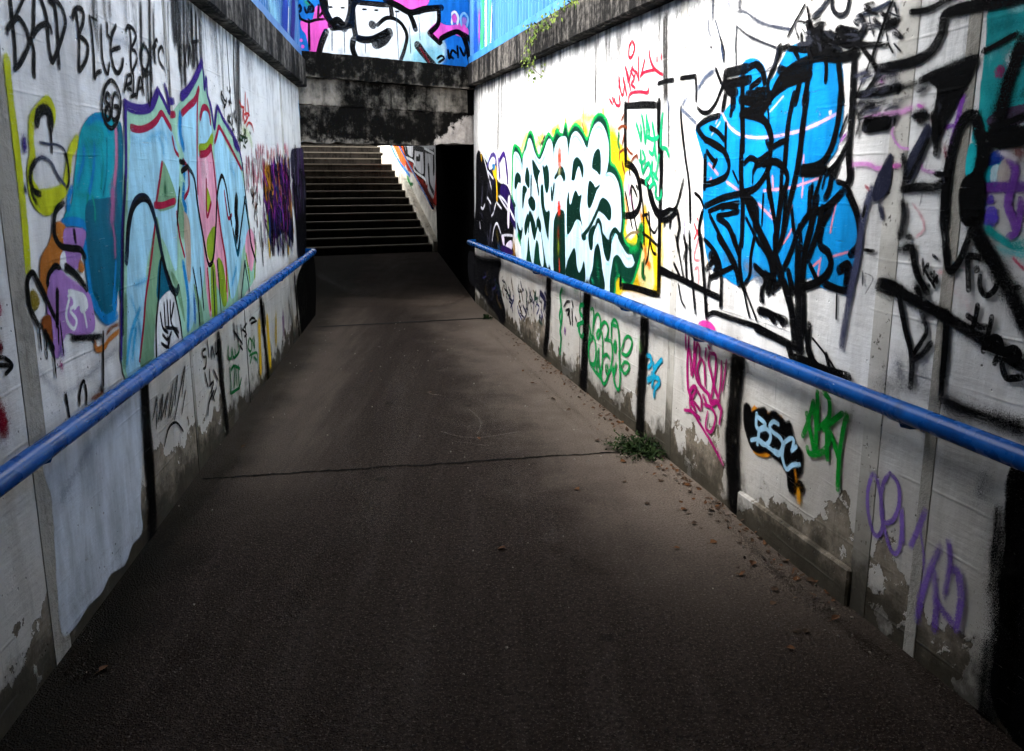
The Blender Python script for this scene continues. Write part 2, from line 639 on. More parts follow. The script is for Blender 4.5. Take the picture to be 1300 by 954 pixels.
def ground_line(name, pts, w, mat, z=.004, seed=1, jag=.35):
    rnd = random.Random(seed)
    bm = bmesh.new()
    prev = None
    for i, p in enumerate(pts):
        t = (pts[min(i + 1, len(pts) - 1)] - pts[max(0, i - 1)]).normalized()
        nn = Vector((-t.y, t.x, 0))
        k = 0 if i in (0, len(pts) - 1) else 1
        a = bm.verts.new((p + nn * w * .5 * k * rnd.uniform(1 - jag, 1 + jag)) + Vector((0, 0, z)))
        b = bm.verts.new((p - nn * w * .5 * k * rnd.uniform(1 - jag, 1 + jag)) + Vector((0, 0, z)))
        if prev:
            bm.faces.new((prev[0], a, b, prev[1]))
        prev = (a, b)
    for f in bm.faces:
        if f.normal.z < 0:
            f.normal_flip()
    return obj(name, bm, mat, floor)


ground_line('floor_crack', wiggle(ground_pt(255, 609), ground_pt(520, 592), 60, .006, 3) +
            wiggle(ground_pt(522, 592), ground_pt(790, 574), 60, .006, 4)[0:], .016, M['crack'], seed=5, jag=.7)
ground_line('floor_joint', wiggle(ground_pt(398, 416), ground_pt(626, 404), 40, .003, 6), .055, M['tar'], z=.0045, seed=8, jag=.2)


# ------------------------------------------------------------------ retaining walls
def wall_mesh(fr, s0, s1, z0, z1a, z1b, thick):
    bm = bmesh.new()
    fr.box(bm, s0, s1, 0, -thick, z0, z1a, z0, z1b)
    bmesh.ops.recalc_face_normals(bm, faces=bm.faces)
    return bm


def coping_z(fr, s):
    if fr is FL:
        y = fr.pt(s, 0).y
        return 2.652 + (LEND - y) * .0105
    y = fr.pt(s, 0).y
    return 2.80 - (REND - y) * .0223


wallL = obj('retaining_wall', wall_mesh(FL, 0, FL.len, -.1, coping_z(FL, 0) - .003, coping_z(FL, FL.len) - .003, .3), M['wall'])
tag(wallL, 'white painted concrete wall with the blue and pink lettering and the tall yellow line', 'wall', 'walls along the path')
wallR = obj('retaining_wall', wall_mesh(FR, 0, FR.len, -.1, coping_z(FR, 0) - .003, coping_z(FR, FR.len) - .003, .3), M['wall'])
tag(wallR, 'white painted concrete wall with the pale bubble letters and the bright blue black scribble', 'wall', 'walls along the path')


def coping(fr, parent, htop):
    bm = bmesh.new()
    n = 60
    rnd = random.Random(4)
    rows = []
    for i in range(n + 1):
        s = fr.len * i / n
        zb = coping_z(fr, s)
        j = lambda a: rnd.uniform(-a, a)
        rows.append([bm.verts.new(fr.pt(s, zb + j(.003), -.02)), bm.verts.new(fr.pt(s, zb + j(.004), .085 + j(.003))),
                     bm.verts.new(fr.pt(s, zb + .012 + j(.002), .10 + j(.003))),
                     bm.verts.new(fr.pt(s, zb + htop - .015 + j(.003), .10 + j(.004))),
                     bm.verts.new(fr.pt(s, zb + htop + j(.003), .085 + j(.003))), bm.verts.new(fr.pt(s, zb + htop, -.32)),
                     bm.verts.new(fr.pt(s, zb, -.32))])
    for a, b in zip(rows, rows[1:]):
        for k in range(7):
            bm.faces.new((a[k], a[(k + 1) % 7], b[(k + 1) % 7], b[k]))
    bm.faces.new(rows[0])
    bm.faces.new(rows[-1][::-1])
    bmesh.ops.recalc_face_normals(bm, faces=bm.faces)
    return obj('coping', bm, M['coping'], parent)


coping(FL, wallL, .30)
coping(FR, wallR, .27)


def strip(fr, parent, u0, v0, u1, v1, w, proud=.003, mat='strip'):
    """vertical strip through two photo points"""
    s0, z0 = fr.sz(u0, v0)
    s1, z1 = fr.sz(u1, v1)
    s = (s0 + s1) / 2
    bm = bmesh.new()
    fr.box(bm, s - w / 2, s + w / 2, -.05, proud, 0.0, coping_z(fr, s) - .002)
    bmesh.ops.recalc_face_normals(bm, faces=bm.faces)
    bevel(bm, .0015)
    return obj('wall_strip', bm, M[mat], parent)


def groove(fr, parent, u, v, w=.012):
    s, z = fr.sz(u, v)
    bm = bmesh.new()
    fr.box(bm, s - w / 2, s + w / 2, -.02, .0016, 0.0, coping_z(fr, s) - .002)
    bmesh.ops.recalc_face_normals(bm, faces=bm.faces)
    return obj('wall_joint', bm, M['crack'], parent)


strip(FL, wallL, 33, 400, 60, 700, .125, mat='strip_dark')
strip(FL, wallL, 211, 60, 211, 60, .045)
strip(FL, wallL, 362, 230, 362, 230, .10)
strip(FR, wallR, 1152, 100, 1100, 600, .10)
strip(FR, wallR, 1250, 60, 1165, 600, .055, mat='strip_dark')
strip(FR, wallR, 858, 300, 858, 300, .09)
for u, v in ((296, 180),):
    groove(FL, wallL, u, v)
groove(FR, wallR, 742, 90, .006)


# plinth ledge at the right wall's foot, under the wide panels
def plinth(fr, parent, ua, va, ub, vb, h):
    s0 = fr.sz(ua, va)[0]
    s1 = fr.sz(ub, vb)[0]
    bm = bmesh.new()
    fr.box(bm, s0, s1, -.05, .022, -.02, h, -.02, h * .9)
    bmesh.ops.recalc_face_normals(bm, faces=bm.faces)
    bevel(bm, .008)
    return obj('plinth', bm, M['wall'], parent)


plinth(FR, wallR, 1080, 755, 940, 640, .16)


# ------------------------------------------------------------------ handrails
def rail_line(fr, pa, pb, off=.10):
    (s0, z0), (s1, z1) = fr.sz(*pa, off), fr.sz(*pb, off)
    k = (z1 - z0) / (s1 - s0)
    return lambda s: z0 + k * (s - s0), s0, s1


def handrail(fr, pa, pb, brackets, label, r=.036, off=.10):
    zf, sa, sb = rail_line(fr, pa, pb, off)
    s_far = max(sa, sb)
    s_near = .3
    root = empty('handrail', fr.pt(3, 0, off), label, 'handrail', 'blue handrails')
    inv = root.location.copy()
    bm = bmesh.new()
    n = 40
    rnd = random.Random(2)
    pts = [fr.pt(s_near + (s_far - s_near) * i / n, zf(s_near + (s_far - s_near) * i / n) + rnd.uniform(-.0015, .0015), off) - inv
           for i in range(n + 1)]
    end = fr.pt(s_far + .05, zf(s_far), off * .6) - inv
    end2 = fr.pt(s_far + .06, zf(s_far), .0) - inv
    tube(bm, pts + [end, end2], r, 18)
    obj('rail', bm, M['rail'], root, smooth=True)
    for s in brackets:
        z = zf(s)
        bm = bmesh.new()
        pp = [fr.pt(s, z - r * .6, off) - inv, fr.pt(s, z - r - .010, off * .9) - inv, fr.pt(s, z - r - .018, off * .6) - inv,
              fr.pt(s, z - r - .02, .006) - inv]
        tube(bm, pp, .014, 8)
        tube(bm, [fr.pt(s, z - r - .02, .001) - inv, fr.pt(s, z - r - .02, .010) - inv], .026, 14)
        # saddle plate under the pipe
        tube(bm, [fr.pt(s - .05, zf(s - .05) - r * .55, off) - inv, fr.pt(s + .05, zf(s + .05) - r * .55, off) - inv], r * .62, 10)
        obj('bracket', bm, M['rail'], root, smooth=True)
    return root


def s_at(fr, u, v):
    return fr.sz(u, v)[0]


handrail(FL, (0, 612), (398, 320), [s_at(FL, 25, 600), s_at(FL, 262, 430), s_at(FL, 345, 365)],
         'blue painted pipe rail on the wall with the tall yellow line')
handrail(FR, (1300, 583), (596, 308), [s_at(FR, 1175, 540), s_at(FR, 902, 440), s_at(FR, 806, 395), s_at(FR, 690, 340)],
         'blue painted pipe rail below the bubble letters and the blue black scribble')

# ------------------------------------------------------------------ the underpass ahead
pL = Vector((LX(LEND), LEND, 0))
pR = Vector((RX(REND), REND, 0))
FB = Frame((pL.x, pL.y), (pR.x, pR.y), (0, -1))
CEIL = 2.46
under = empty('underpass', (FB.pt(FB.len / 2, 0)), 'dark underpass with a black stained concrete beam over its mouth', 'underpass')
ui = under.location.copy()


def sub(name, bm, mat, parent=under):
    bmesh.ops.translate(bm, verts=bm.verts, vec=-ui)
    bmesh.ops.recalc_face_normals(bm, faces=bm.faces)
    return obj(name, bm, mat, parent)


def rough_beam(name, s0, s1, o0, o1, z0, z1, amp, seed, mat='lintel', ragged=None):
    """beam across the mouth with slightly uneven arrises"""
    rnd = random.Random(seed)
    bm = bmesh.new()
    n = 40
    rows = []
    for i in range(n + 1):
        s = s0 + (s1 - s0) * i / n
        j = lambda: rnd.uniform(-amp, amp)
        zl = z0 + j()
        if ragged:
            zl += ragged(s)
        rows.append([bm.verts.new(FB.pt(s, zl, o0)), bm.verts.new(FB.pt(s, zl + j() * .5, o1 + j())),
                     bm.verts.new(FB.pt(s, z1 + j() * .6, o1 + j())), bm.verts.new(FB.pt(s, z1, o0))])
    for a, b in zip(rows, rows[1:]):
        for k in range(4):
            bm.faces.new((a[k], a[(k + 1) % 4], b[(k + 1) % 4], b[k]))
    bm.faces.new(rows[0])
    bm.faces.new(rows[-1][::-1])
    return sub(name, bm, M[mat])


W = FB.len
rough_beam('beam', -.05, W + .05, -.45, -.03, 2.06, 2.47, .010, 1, ragged=lambda s: .035 * max(0, (s - 1.35)) )
rough_beam('pale_course', -.05, W + .05, -.45, -.012, 2.474, 2.76, .006, 2)
rough_beam('edge_beam', -.05, W + .05, -.45, .11, 2.764, 3.03, .006, 3)
# deck slab, soffit, inner walls
ST0 = Vector((-1.70, 18.6, 0))
SE = Vector((-.926, -.378, 0)).normalized()
SG = Vector((-.378, .926, 0)).normalized()
bm = bmesh.new()
hexa(bm, [Vector((-6.2, 9.75, CEIL)), Vector((.4, 11.1, CEIL)), Vector((-.6, 18.75, CEIL)), Vector((-6.9, 16.4, CEIL)),
          Vector((-6.2, 9.75, 3.0)), Vector((.4, 11.1, 3.0)), Vector((-.6, 18.75, 3.0)), Vector((-6.9, 16.4, 3.0))])
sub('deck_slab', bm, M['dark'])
# added unseen roof over the lower flight, keeps light off the steps
bm = bmesh.new()
RP0 = lambda e, g, z: ST0 + SE * e + SG * g + Vector((0, 0, z))
hexa(bm, [RP0(-.3, -.55, CEIL + .02), RP0(5.3, -.55, CEIL + .02), RP0(5.3, 2.6, 3.7), RP0(-.3, 2.6, 3.7),
          RP0(-.3, -.55, CEIL + .25), RP0(5.3, -.55, CEIL + .25), RP0(5.3, 2.6, 3.95), RP0(-.3, 2.6, 3.95)])
sub('added_stair_roof', bm, M['dark'])


def inner_wall(p, q, th, z1=CEIL - .003, mat='dark'):
    fr = Frame(p, q, (0, 1))
    bm = bmesh.new()
    fr.box(bm, 0, fr.len, 0, th, -.05, z1)
    return sub('side_wall', bm, M[mat])


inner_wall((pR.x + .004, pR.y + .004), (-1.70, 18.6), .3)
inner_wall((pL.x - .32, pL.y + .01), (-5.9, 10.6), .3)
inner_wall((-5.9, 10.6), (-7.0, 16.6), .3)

# ------------------------------------------------------------------ stairs
RISE, TREAD, NS = .1645, .319, 12
stairs = empty('staircase', ST0, 'broad concrete staircase climbing out of the far end of the underpass', 'staircase')


def stair_pt(e, g, z):
    return SE * e + SG * g + Vector((0, 0, z))


SW = 5.2


def make_step(k, g0, depth, z1, z0):
    bm = bmesh.new()
    hexa(bm, [stair_pt(0, g0, z0), stair_pt(SW, g0, z0), stair_pt(SW, g0 + depth, z0), stair_pt(0, g0 + depth, z0),
              stair_pt(0, g0, z1 - .03), stair_pt(SW, g0, z1 - .03), stair_pt(SW, g0 + depth, z1 - .03), stair_pt(0, g0 + depth, z1 - .03)])
    bmesh.ops.recalc_face_normals(bm, faces=bm.faces)
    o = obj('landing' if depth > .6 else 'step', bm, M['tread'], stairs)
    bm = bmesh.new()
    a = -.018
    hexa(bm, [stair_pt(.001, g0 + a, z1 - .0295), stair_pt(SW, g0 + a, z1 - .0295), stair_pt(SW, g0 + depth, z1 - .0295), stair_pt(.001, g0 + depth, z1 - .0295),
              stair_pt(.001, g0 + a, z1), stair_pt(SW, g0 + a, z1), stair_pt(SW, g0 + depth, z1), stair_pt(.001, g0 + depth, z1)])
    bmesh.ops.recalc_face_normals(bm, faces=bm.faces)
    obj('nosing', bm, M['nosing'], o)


LAND = 1.15
g = 0
for k in range(1, NS + 1):
    d = TREAD if k < NS else LAND
    make_step(k, g, d - (.019 if k < NS + 5 else 0), RISE * k, RISE * (k - 1) - .10 if k > 1 else -.05)
    g += d
for k in range(NS + 1, NS + 6):
    make_step(k, g, TREAD - .019 if k < NS + 5 else 3.0, RISE * k, RISE * (k - 1) - .10)
    g += TREAD

# side wall right of the stairs (graffiti) and its handrail, wall on the far left
FS = Frame((ST0.x, ST0.y), (ST0.x + SG.x, ST0.y + SG.y), (-1, -.4))
bm = bmesh.new()
FS.box(bm, 0.0, 9.0, -.004, -.30, -.1, 3.6)
bmesh.ops.recalc_face_normals(bm, faces=bm.faces)
swall = obj('stair_side_wall', bm, M['stairwall'])
tag(swall, 'pale wall with red and silver letters rising beside the stairs', 'wall')
FS2 = Frame((ST0 + SE * SW)[:2], (ST0 + SE * SW + SG)[:2], (1, .4))
bm = bmesh.new()
FS2.box(bm, 0.0, 9.0, -.004, -.30, -.1, 3.4)
bmesh.ops.recalc_face_normals(bm, faces=bm.faces)
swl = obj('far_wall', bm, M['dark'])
swl['kind'] = 'structure'
# pale sloped stringer along the stair edge
bm = bmesh.new()
run, slope = TREAD * 11, RISE / TREAD
hexa(bm, [FS.pt(-.1, -.05, -.002), FS.pt(run, -.05, -.002), FS.pt(run, -.05, .12), FS.pt(-.1, -.05, .12),
          FS.pt(-.1, .22, -.002), FS.pt(run, run * slope + .34, -.002), FS.pt(run, run * slope + .34, .12), FS.pt(-.1, .22, .12)])
hexa(bm, [FS.pt(run, 1.8, -.002), FS.pt(run + LAND, 1.8, -.002), FS.pt(run + LAND, 1.8, .12), FS.pt(run, 1.8, .12),
          FS.pt(run, run * slope + .34, -.002), FS.pt(run + LAND, run * slope + .40, -.002), FS.pt(run + LAND, run * slope + .40, .12), FS.pt(run, run * slope + .34, .12)])
bmesh.ops.translate(bm, verts=bm.verts, vec=-ST0)
bmesh.ops.recalc_face_normals(bm, faces=bm.faces)
obj('stringer', bm, make_coping_mat('stringer_concrete', (.16, .14, .11), (.62, .57, .48), .40), stairs)
sr = empty('stair_handrail', FS.pt(1, 0, .1), 'thin blue handrail on the stair side wall', 'handrail')
bm = bmesh.new()
tube(bm, [FS.pt(-.05 + TREAD * i, .95 + RISE * i, .10) - sr.location for i in range(0, 13)], .022, 10)
obj('rail', bm, M['rail'], sr, smooth=True)
for i in (1, 5, 9):
    bm = bmesh.new()
    tube(bm, [FS.pt(-.05 + TREAD * i, .95 + RISE * i, .10) - sr.location, FS.pt(-.05 + TREAD * i, .88 + RISE * i, .0) - sr.location], .01, 6)
    obj('bracket', bm, M['darkmetal'], sr)


# ------------------------------------------------------------------ blue sheet fences on top
def corrugated(fr, s0, s1, z0f, z1, period, depth, off):
    bm = bmesh.new()
    s = s0
    prof = []
    while s < s1:
        for ds, dz in ((0, 0), (.30, 0), (.38, 1), (.62, 1), (.70, 0)):
            prof.append((s + ds * period, dz * depth))
        s += period
    rows = [[bm.verts.new(fr.pt(a, z0f(a), off + b)), bm.verts.new(fr.pt(a, z1, off + b))] for a, b in prof]
    rows2 = [[bm.verts.new(fr.pt(a, z0f(a), off + b - .003)), bm.verts.new(fr.pt(a, z1, off + b - .003))] for a, b in prof]
    for a, b in zip(rows, rows[1:]):
        bm.faces.new((a[0], b[0], b[1], a[1]))
    for a, b in zip(rows2, rows2[1:]):
        bm.faces.new((a[0], a[1], b[1], b[0]))
    for q in (0, 1):
        for i in range(len(rows) - 1):
            bm.faces.new((rows[i][q], rows[i + 1][q], rows2[i + 1][q], rows2[i][q]))
    bmesh.ops.recalc_face_normals(bm, faces=bm.faces)
    return bm


def fence(fr, s0, s1, z0f, z1, off, label, posts, period=.10, depth=.028, lowrail=True):
    root = empty('sheet_fence', fr.pt(s0, z0f(s0), off), label, 'fence', 'blue sheet fences above the path')
    inv = root.location.copy()

    def add(name, bm, mat):
        bmesh.ops.translate(bm, verts=bm.verts, vec=-inv)
        bmesh.ops.recalc_face_normals(bm, faces=bm.faces)
        return obj(name, bm, mat, root)
    add('sheet', corrugated(fr, s0, s1, z0f, z1, period, depth, off), M['sheet'])
    if lowrail:
        bm = bmesh.new()
        fr.box(bm, s0, s1, off + depth + .001, off + depth + .02, z0f(s0) + .01, z0f(s0) + .09, z0f(s1) + .01, z0f(s1) + .09)
        add('bottom_rail', bm, M['sheet'])
    for s in posts:
        bm = bmesh.new()
        fr.box(bm, s - .03, s + .03, off - .07, off - .006, z0f(s) - .0, z1 + .03)
        add('post', bm, M['sheet'])
    bm = bmesh.new()
    fr.box(bm, s0, s1, off - .012, off + depth + .012, z1, z1 + .05)
    add('top_rail', bm, M['darkmetal'])
    return root


fenceL = fence(FL, .5, FL.len - .02, lambda s: coping_z(FL, s) + .302, 3.56, .02,
               'blue ribbed sheet fence above the wall with the tall yellow line', [2, 4, 6, 8, 10, 12], period=.12)
fenceR = fence(FR, .5, FR.len - .02, lambda s: coping_z(FR, s) + .272, 3.95, .02,
               'blue ribbed sheet fence above the bubble letters with the hanging ivy', [2, 4, 6, 8, 10, 12, 14], period=.12)
fenceB = fence(FB, -.02, W - .02, lambda s: 3.032, 3.80, -.03,
               'sheet fence across the bridge painted with big white and pink lettering', [.5, 1.4], period=.115, depth=.008)
# open truss parapet behind the bridge fence
tr = empty('parapet_railing', FB.pt(W / 2, 3.03, -.6), 'dark lattice railing behind the white lettered bridge fence', 'railing')
bm = bmesh.new()
for z in (3.90, 4.25, 4.6):
    FB.box(bm, -.2, W + .2, -.62, -.58, z, z + .04)
obj('rail', (bmesh.ops.translate(bm, verts=bm.verts, vec=-tr.location), bm)[1], M['darkmetal'], tr)
bm = bmesh.new()
for i in range(16):
    s = -.1 + i * (W + .2) / 16
    a, b = FB.pt(s, 3.03, -.6), FB.pt(s + .16, 4.6, -.6)
    tube(bm, [a, b], .012, 6)
    a, b = FB.pt(s + .16, 3.03, -.6), FB.pt(s, 4.6, -.6)
    tube(bm, [a, b], .012, 6)
obj('lattice', (bmesh.ops.translate(bm, verts=bm.verts, vec=-tr.location), bm)[1], M['darkmetal'], tr)

# ------------------------------------------------------------------ added roof and end wall, unseen, to shade the near path
bm = bmesh.new()
SHADE_ROOF_Y = 2.75
hexa(bm, [(-3.5, -7, 2.99), (4.5, -7, 2.99), (4.5, SHADE_ROOF_Y, 2.99), (-3.5, SHADE_ROOF_Y, 2.99),
          (-3.5, -7, 3.5), (4.5, -7, 3.5), (4.5, SHADE_ROOF_Y, 3.5), (-3.5, SHADE_ROOF_Y, 3.5)])
hexa(bm, [(-3.5, -7, 0), (4.5, -7, 0), (4.5, -6.7, 0), (-3.5, -6.7, 0), (-3.5, -7, 2.98), (4.5, -7, 2.98), (4.5, -6.7, 2.98), (-3.5, -6.7, 2.98)])
bmesh.ops.recalc_face_normals(bm, faces=bm.faces)
pr = obj('added_shade_roof', bm, M['dark'])
pr['kind'] = 'structure'
# ------------------------------------------------------------------ spray paint on the walls
INK = dict(k='#050506', n='#0d1c33', pu='#38207e', rd='#a3173f', cy='#a8ddf3', sk='#48b4e8', mi='#a2d4b8', gr='#7fab86',
           te='#0b6580', tq='#12a3b4', bl='#0f86cc', pk='#f0a6be', ol='#8fae2c', ye='#c9cf22', og='#c47730', li='#b182c9',
           wh='#f2f4f6', mg='#b02a7e', gn='#0f9a4a', dg='#073325', go='#e8bb18', br='#8a4a1c', vi='#7a52b4', lv='#b59ad6',
           gy='#5d6478', lg='#b4b8c0', re='#b8203a', az='#0f8ad2', ice='#b8d6e6', tl='#159a98', sl='#3c4258', hp='#f25fc6',
           nb='#1c6fc4', or_='#e8602c', mr='#6e1020')


def ink(c):
    h = INK.get(c, c)
    return [x * .84 for x in srgb(h)]


def spline(pts, step=6.0, closed=False):
    if len(pts) < 3:
        a, b = pts
        n = max(2, int(math.dist(a, b) / step) + 1)
        return [(a[0] + (b[0] - a[0]) * i / n, a[1] + (b[1] - a[1]) * i / n) for i in range(n + 1)]
    out = []
    n = len(pts)
    rng = range(n) if closed else range(n - 1)
    for i in rng:
        if closed:
            p0, p1, p2, p3 = pts[(i - 1) % n], pts[i], pts[(i + 1) % n], pts[(i + 2) % n]
        else:
            p0, p1, p2, p3 = pts[max(i - 1, 0)], pts[i], pts[i + 1], pts[min(i + 2, n - 1)]
        m = max(2, int(math.dist(p1, p2) / step) + 1)
        for j in range(m):
            t = j / m
            q = []
            for c in (0, 1):
                q.append(.5 * (2 * p1[c] + (p2[c] - p0[c]) * t + (2 * p0[c] - 5 * p1[c] + 4 * p2[c] - p3[c]) * t * t +
                               (3 * p1[c] - p0[c] - 3 * p2[c] + p3[c]) * t ** 3))
            out.append(tuple(q))
    if not closed:
        out.append(pts[-1])
    return out


class Paint:
    """one painted piece: soft-edged strokes and fills traced from the wall onto the wall's own plane"""
    layers = {}

    def __init__(self, fr, parent, name, label, base=None, scale=1.0, wmul=1.0, mist=.5):
        self.fr, self.parent, self.name, self.label = fr, parent, name, label
        self.base = base
        self.lv = 0.0
        self.off = .004 if base is None else base
        self.V, self.Fc, self.col, self.prof = [], [], [], []
        self.x0 = self.y0 = 0
        self.k = 1.0
        self.wmul = wmul
        self.rnd = random.Random(len(label))
        self.mist = mist
        self.raw = False

    def v(self, x0, y0, k):
        self.x0, self.y0, self.k = x0, y0, k
        return self

    def P(self, s):
        if isinstance(s, str):
            s = [tuple(float(a) for a in q.split(',')) for q in s.split()]
        return [(self.x0 + x / self.k, self.y0 + y / self.k) for x, y in s]

    def wall(self, p):
        return self.fr.sz(p[0], p[1], self.off) if not self.raw else p

    def m_per_px(self, p):
        if self.raw:
            return 1.0
        s, z = self.wall(p)
        q = self.fr.pt(s, z)
        return (q - Vector((0, 0, H))).length / F

    # how many coats lie on each 2 cm patch of the wall: a new coat goes just clear of them
    def cells(self, pts, hw):
        c = set()
        for a, b in pts:
            for i in range(int((a - hw) // .02), int((a + hw) // .02) + 1):
                for j in range(int((b - hw) // .02), int((b + hw) // .02) + 1):
                    c.add((i, j))
        return c

    def inside(self, poly):
        c = self.cells(poly, .01)
        z0, z1 = min(q[1] for q in poly), max(q[1] for q in poly)
        n = len(poly)
        for j in range(int(z0 // .02), int(z1 // .02) + 1):
            z = (j + .5) * .02
            xs = []
            for k in range(n):
                (x1, y1), (x2, y2) = poly[k], poly[(k + 1) % n]
                if (y1 > z) != (y2 > z):
                    xs.append(x1 + (z - y1) * (x2 - x1) / (y2 - y1))
            xs.sort()
            for a, b in zip(xs[::2], xs[1::2]):
                for i in range(int(a // .02), int(b // .02) + 1):
                    c.add((i, j))
        return c

    def rise(self, cells):
        g = Paint.layers.setdefault((id(self.fr), self.base), {})
        lv = max((g.get(c, 0.0) for c in cells), default=0.0) + .00004
        for c in cells:
            g[c] = lv
        return lv

    def ribbon(self, pts, wm, col, soft, op, closed=False, taper=False, wob=.045):
        """pts in wall metres, wm = full width in metres"""
        n = len(pts)
        if n < 2:
            return
        self.lv = self.rise(self.cells(pts, wm * .55))
        base = len(self.V)
        rn = self.rnd
        ph = rn.uniform(0, 6)
        hw0 = wm / 2
        for i, p in enumerate(pts):
            a = pts[(i - 1) % n] if closed or i > 0 else pts[0]
            b = pts[(i + 1) % n] if closed or i < n - 1 else pts[-1]
            tx, tz = b[0] - a[0], b[1] - a[1]
            L = math.hypot(tx, tz) or 1e-6
            nx, nz = -tz / L, tx / L
            hw = hw0 * (1 + wob * sin(i * .45 + ph) + wob * .5 * sin(i * .17 + ph * 2))
            if taper and not closed:
                f = i / (n - 1)
                hw *= .35 + .65 * min(1, 4 * min(f, 1 - f) + .15)
            f = i / (n - 1)
            o_ = op * (.90 + .10 * sin(i * .13 + ph * 3)) * (1 if closed else min(1, .72 + 3.5 * min(f, 1 - f)))   # the can lifts at the ends
            for q in (-1, 0, 1):
                self.V.append((p[0] + nx * hw * q, p[1] + nz * hw * q, self.lv))
                self.prof.append((q, o_))
                self.col.append((*col, soft))
        m = n if closed else n - 1
        for i in range(m):
            a, b = base + 3 * i, base + 3 * ((i + 1) % n)
            self.Fc.append((a, b, b + 1, a + 1))
            self.Fc.append((a + 1, b + 1, b + 2, a + 2))
        if not closed:                                     # round ends
            for e, sgn in ((0, -1), (n - 1, 1)):
                c = base + 3 * e + 1
                p = pts[e]
                a, b = (pts[0], pts[1]) if e == 0 else (pts[-2], pts[-1])
                L = math.hypot(b[0] - a[0], b[1] - a[1]) or 1e-6
                tx, tz = (b[0] - a[0]) / L * sgn, (b[1] - a[1]) / L * sgn
                nx, nz = -tz, tx
                ring = []
                hw = hw0 * (.35 + .65 * .15 if taper else 1)
                for j in range(9):
                    an = -pi / 2 + pi * j / 8
                    self.V.append((p[0] + (nx * sin(an) + tx * cos(an)) * hw, p[1] + (nz * sin(an) + tz * cos(an)) * hw, self.lv))
                    self.prof.append((1, op * .7))
                    self.col.append((*col, soft))
                    ring.append(len(self.V) - 1)
                self.V.append((p[0], p[1], self.lv))
                self.prof.append((0, op * .7))
                self.col.append((*col, soft))
                c = len(self.V) - 1
                for j in range(8):
                    self.Fc.append((c, ring[j], ring[j + 1]))

    def s(self, c, w, pts, soft=.4, op=1.0, closed=False, taper=False, lin=False, drips=0, dl=30):
        """stroke; w = spray width in photo pixels"""
        P = self.P(pts)
        step = 2.5
        if lin:
            q = []
            for a, b in zip(P, P[1:] + ([P[0]] if closed else [])):
                q += spline([a, b], step)[:-1]
            if not closed:
                q.append(P[-1])
        else:
            q = spline(P, step, closed)
        wm = w * self.wmul * sum(self.m_per_px(P[i]) for i in (0, len(P) // 2, -1)) / 3
        wp = [self.wall(p) for p in q]
        if self.mist and op > .75 and not taper:               # overspray round the line
            self.ribbon(wp, wm * (1.35 + .5 * self.mist) + .006, ink(c), .75, self.mist * op, closed)
        self.ribbon(wp, wm, ink(c), soft, op, closed, taper)
        for _ in range(drips):
            p = self.rnd.choice(wp[len(wp) // 5:])
            L = self.rnd.uniform(.3, 1) * dl * self.m_per_px(P[0])
            self.ribbon([(p[0], p[1] - L * i / 8) for i in range(9)], wm * .16 + .002, ink(c), .3, op, taper=True)
        return self

    def f(self, c, pts, soft=4, op=1.0, lin=False):
        """filled shape with a sprayed edge of `soft` photo pixels"""
        P = self.P(pts)
        q = spline(P, 3.0, True) if not lin else sum([spline([a, b], 4.0)[:-1] for a, b in zip(P, P[1:] + [P[0]])], [])
        wp = [self.wall(p) for p in q]
        col = ink(c)
        self.lv = self.rise(self.inside(wp))
        base = len(self.V)
        vec = [Vector((a, b, 0)) for a, b in wp]
        tris = tessellate_polygon([vec])
        for a, b in wp:
            self.V.append((a, b, self.lv))
            self.prof.append((0, op))
            self.col.append((*col, .3))
        for t in tris:
            self.Fc.append(tuple(base + i for i in t))
        if soft:
            self.ribbon(wp, soft * self.m_per_px(P[0]) * 2, col, .7, op, closed=True, wob=.2)
        return self

    def stripe(self, w, pts, c='k'):
        """a rough-edged dark stripe rolled and sprayed several times over"""
        P = self.P(pts)
        self.s(c, w * .9, pts, .5, .97)
        for i in range(16):
            a, b = sorted((self.rnd.random(), self.rnd.random()))
            b = min(1, a + .12 + .3 * (b - a))
            q = spline(P, 3)
            i0, i1 = int(a * (len(q) - 1)), max(int(a * (len(q) - 1)) + 3, int(b * (len(q) - 1)))
            seg = [((x - 0) , y) for x, y in q[i0:i1 + 1]]
            if len(seg) < 3:
                continue
            dx = self.rnd.uniform(-.5, .5) * w * .42
            kx = [(((x + dx * .5) - self.x0) * self.k, (y - self.y0) * self.k) for x, y in (seg[0], seg[len(seg) // 2], seg[-1])]
            self.s(self.rnd.choice([c, '#0c0b0a', '#141210']), w * self.rnd.uniform(.15, .4), kx, .9, self.rnd.uniform(.55, .9))
        q = spline(P, 2)
        for i in range(34):                                   # flecks worn through
            x, y = self.rnd.choice(q)
            x += self.rnd.gauss(0, .16) * w
            L = self.rnd.uniform(2, 9)
            kx = [((x - self.x0) * self.k, (y + t * L - self.y0) * self.k) for t in (0, .5, 1)]
            self.s(self.rnd.choice(['#5a554c', '#3a362f', '#7a756a', '#2a2722']), w * self.rnd.uniform(.03, .12), kx, .8, .55)
        return self

    def dots(self, c, r, pts, op=1.0, soft=.5):
        for p in self.P(pts):
            m = self.m_per_px(p)
            a, b = self.wall(p)
            k = r * m
            self.ribbon([(a - k * .02, b), (a + k * .02, b)], 2 * k, ink(c), soft, op)
        return self

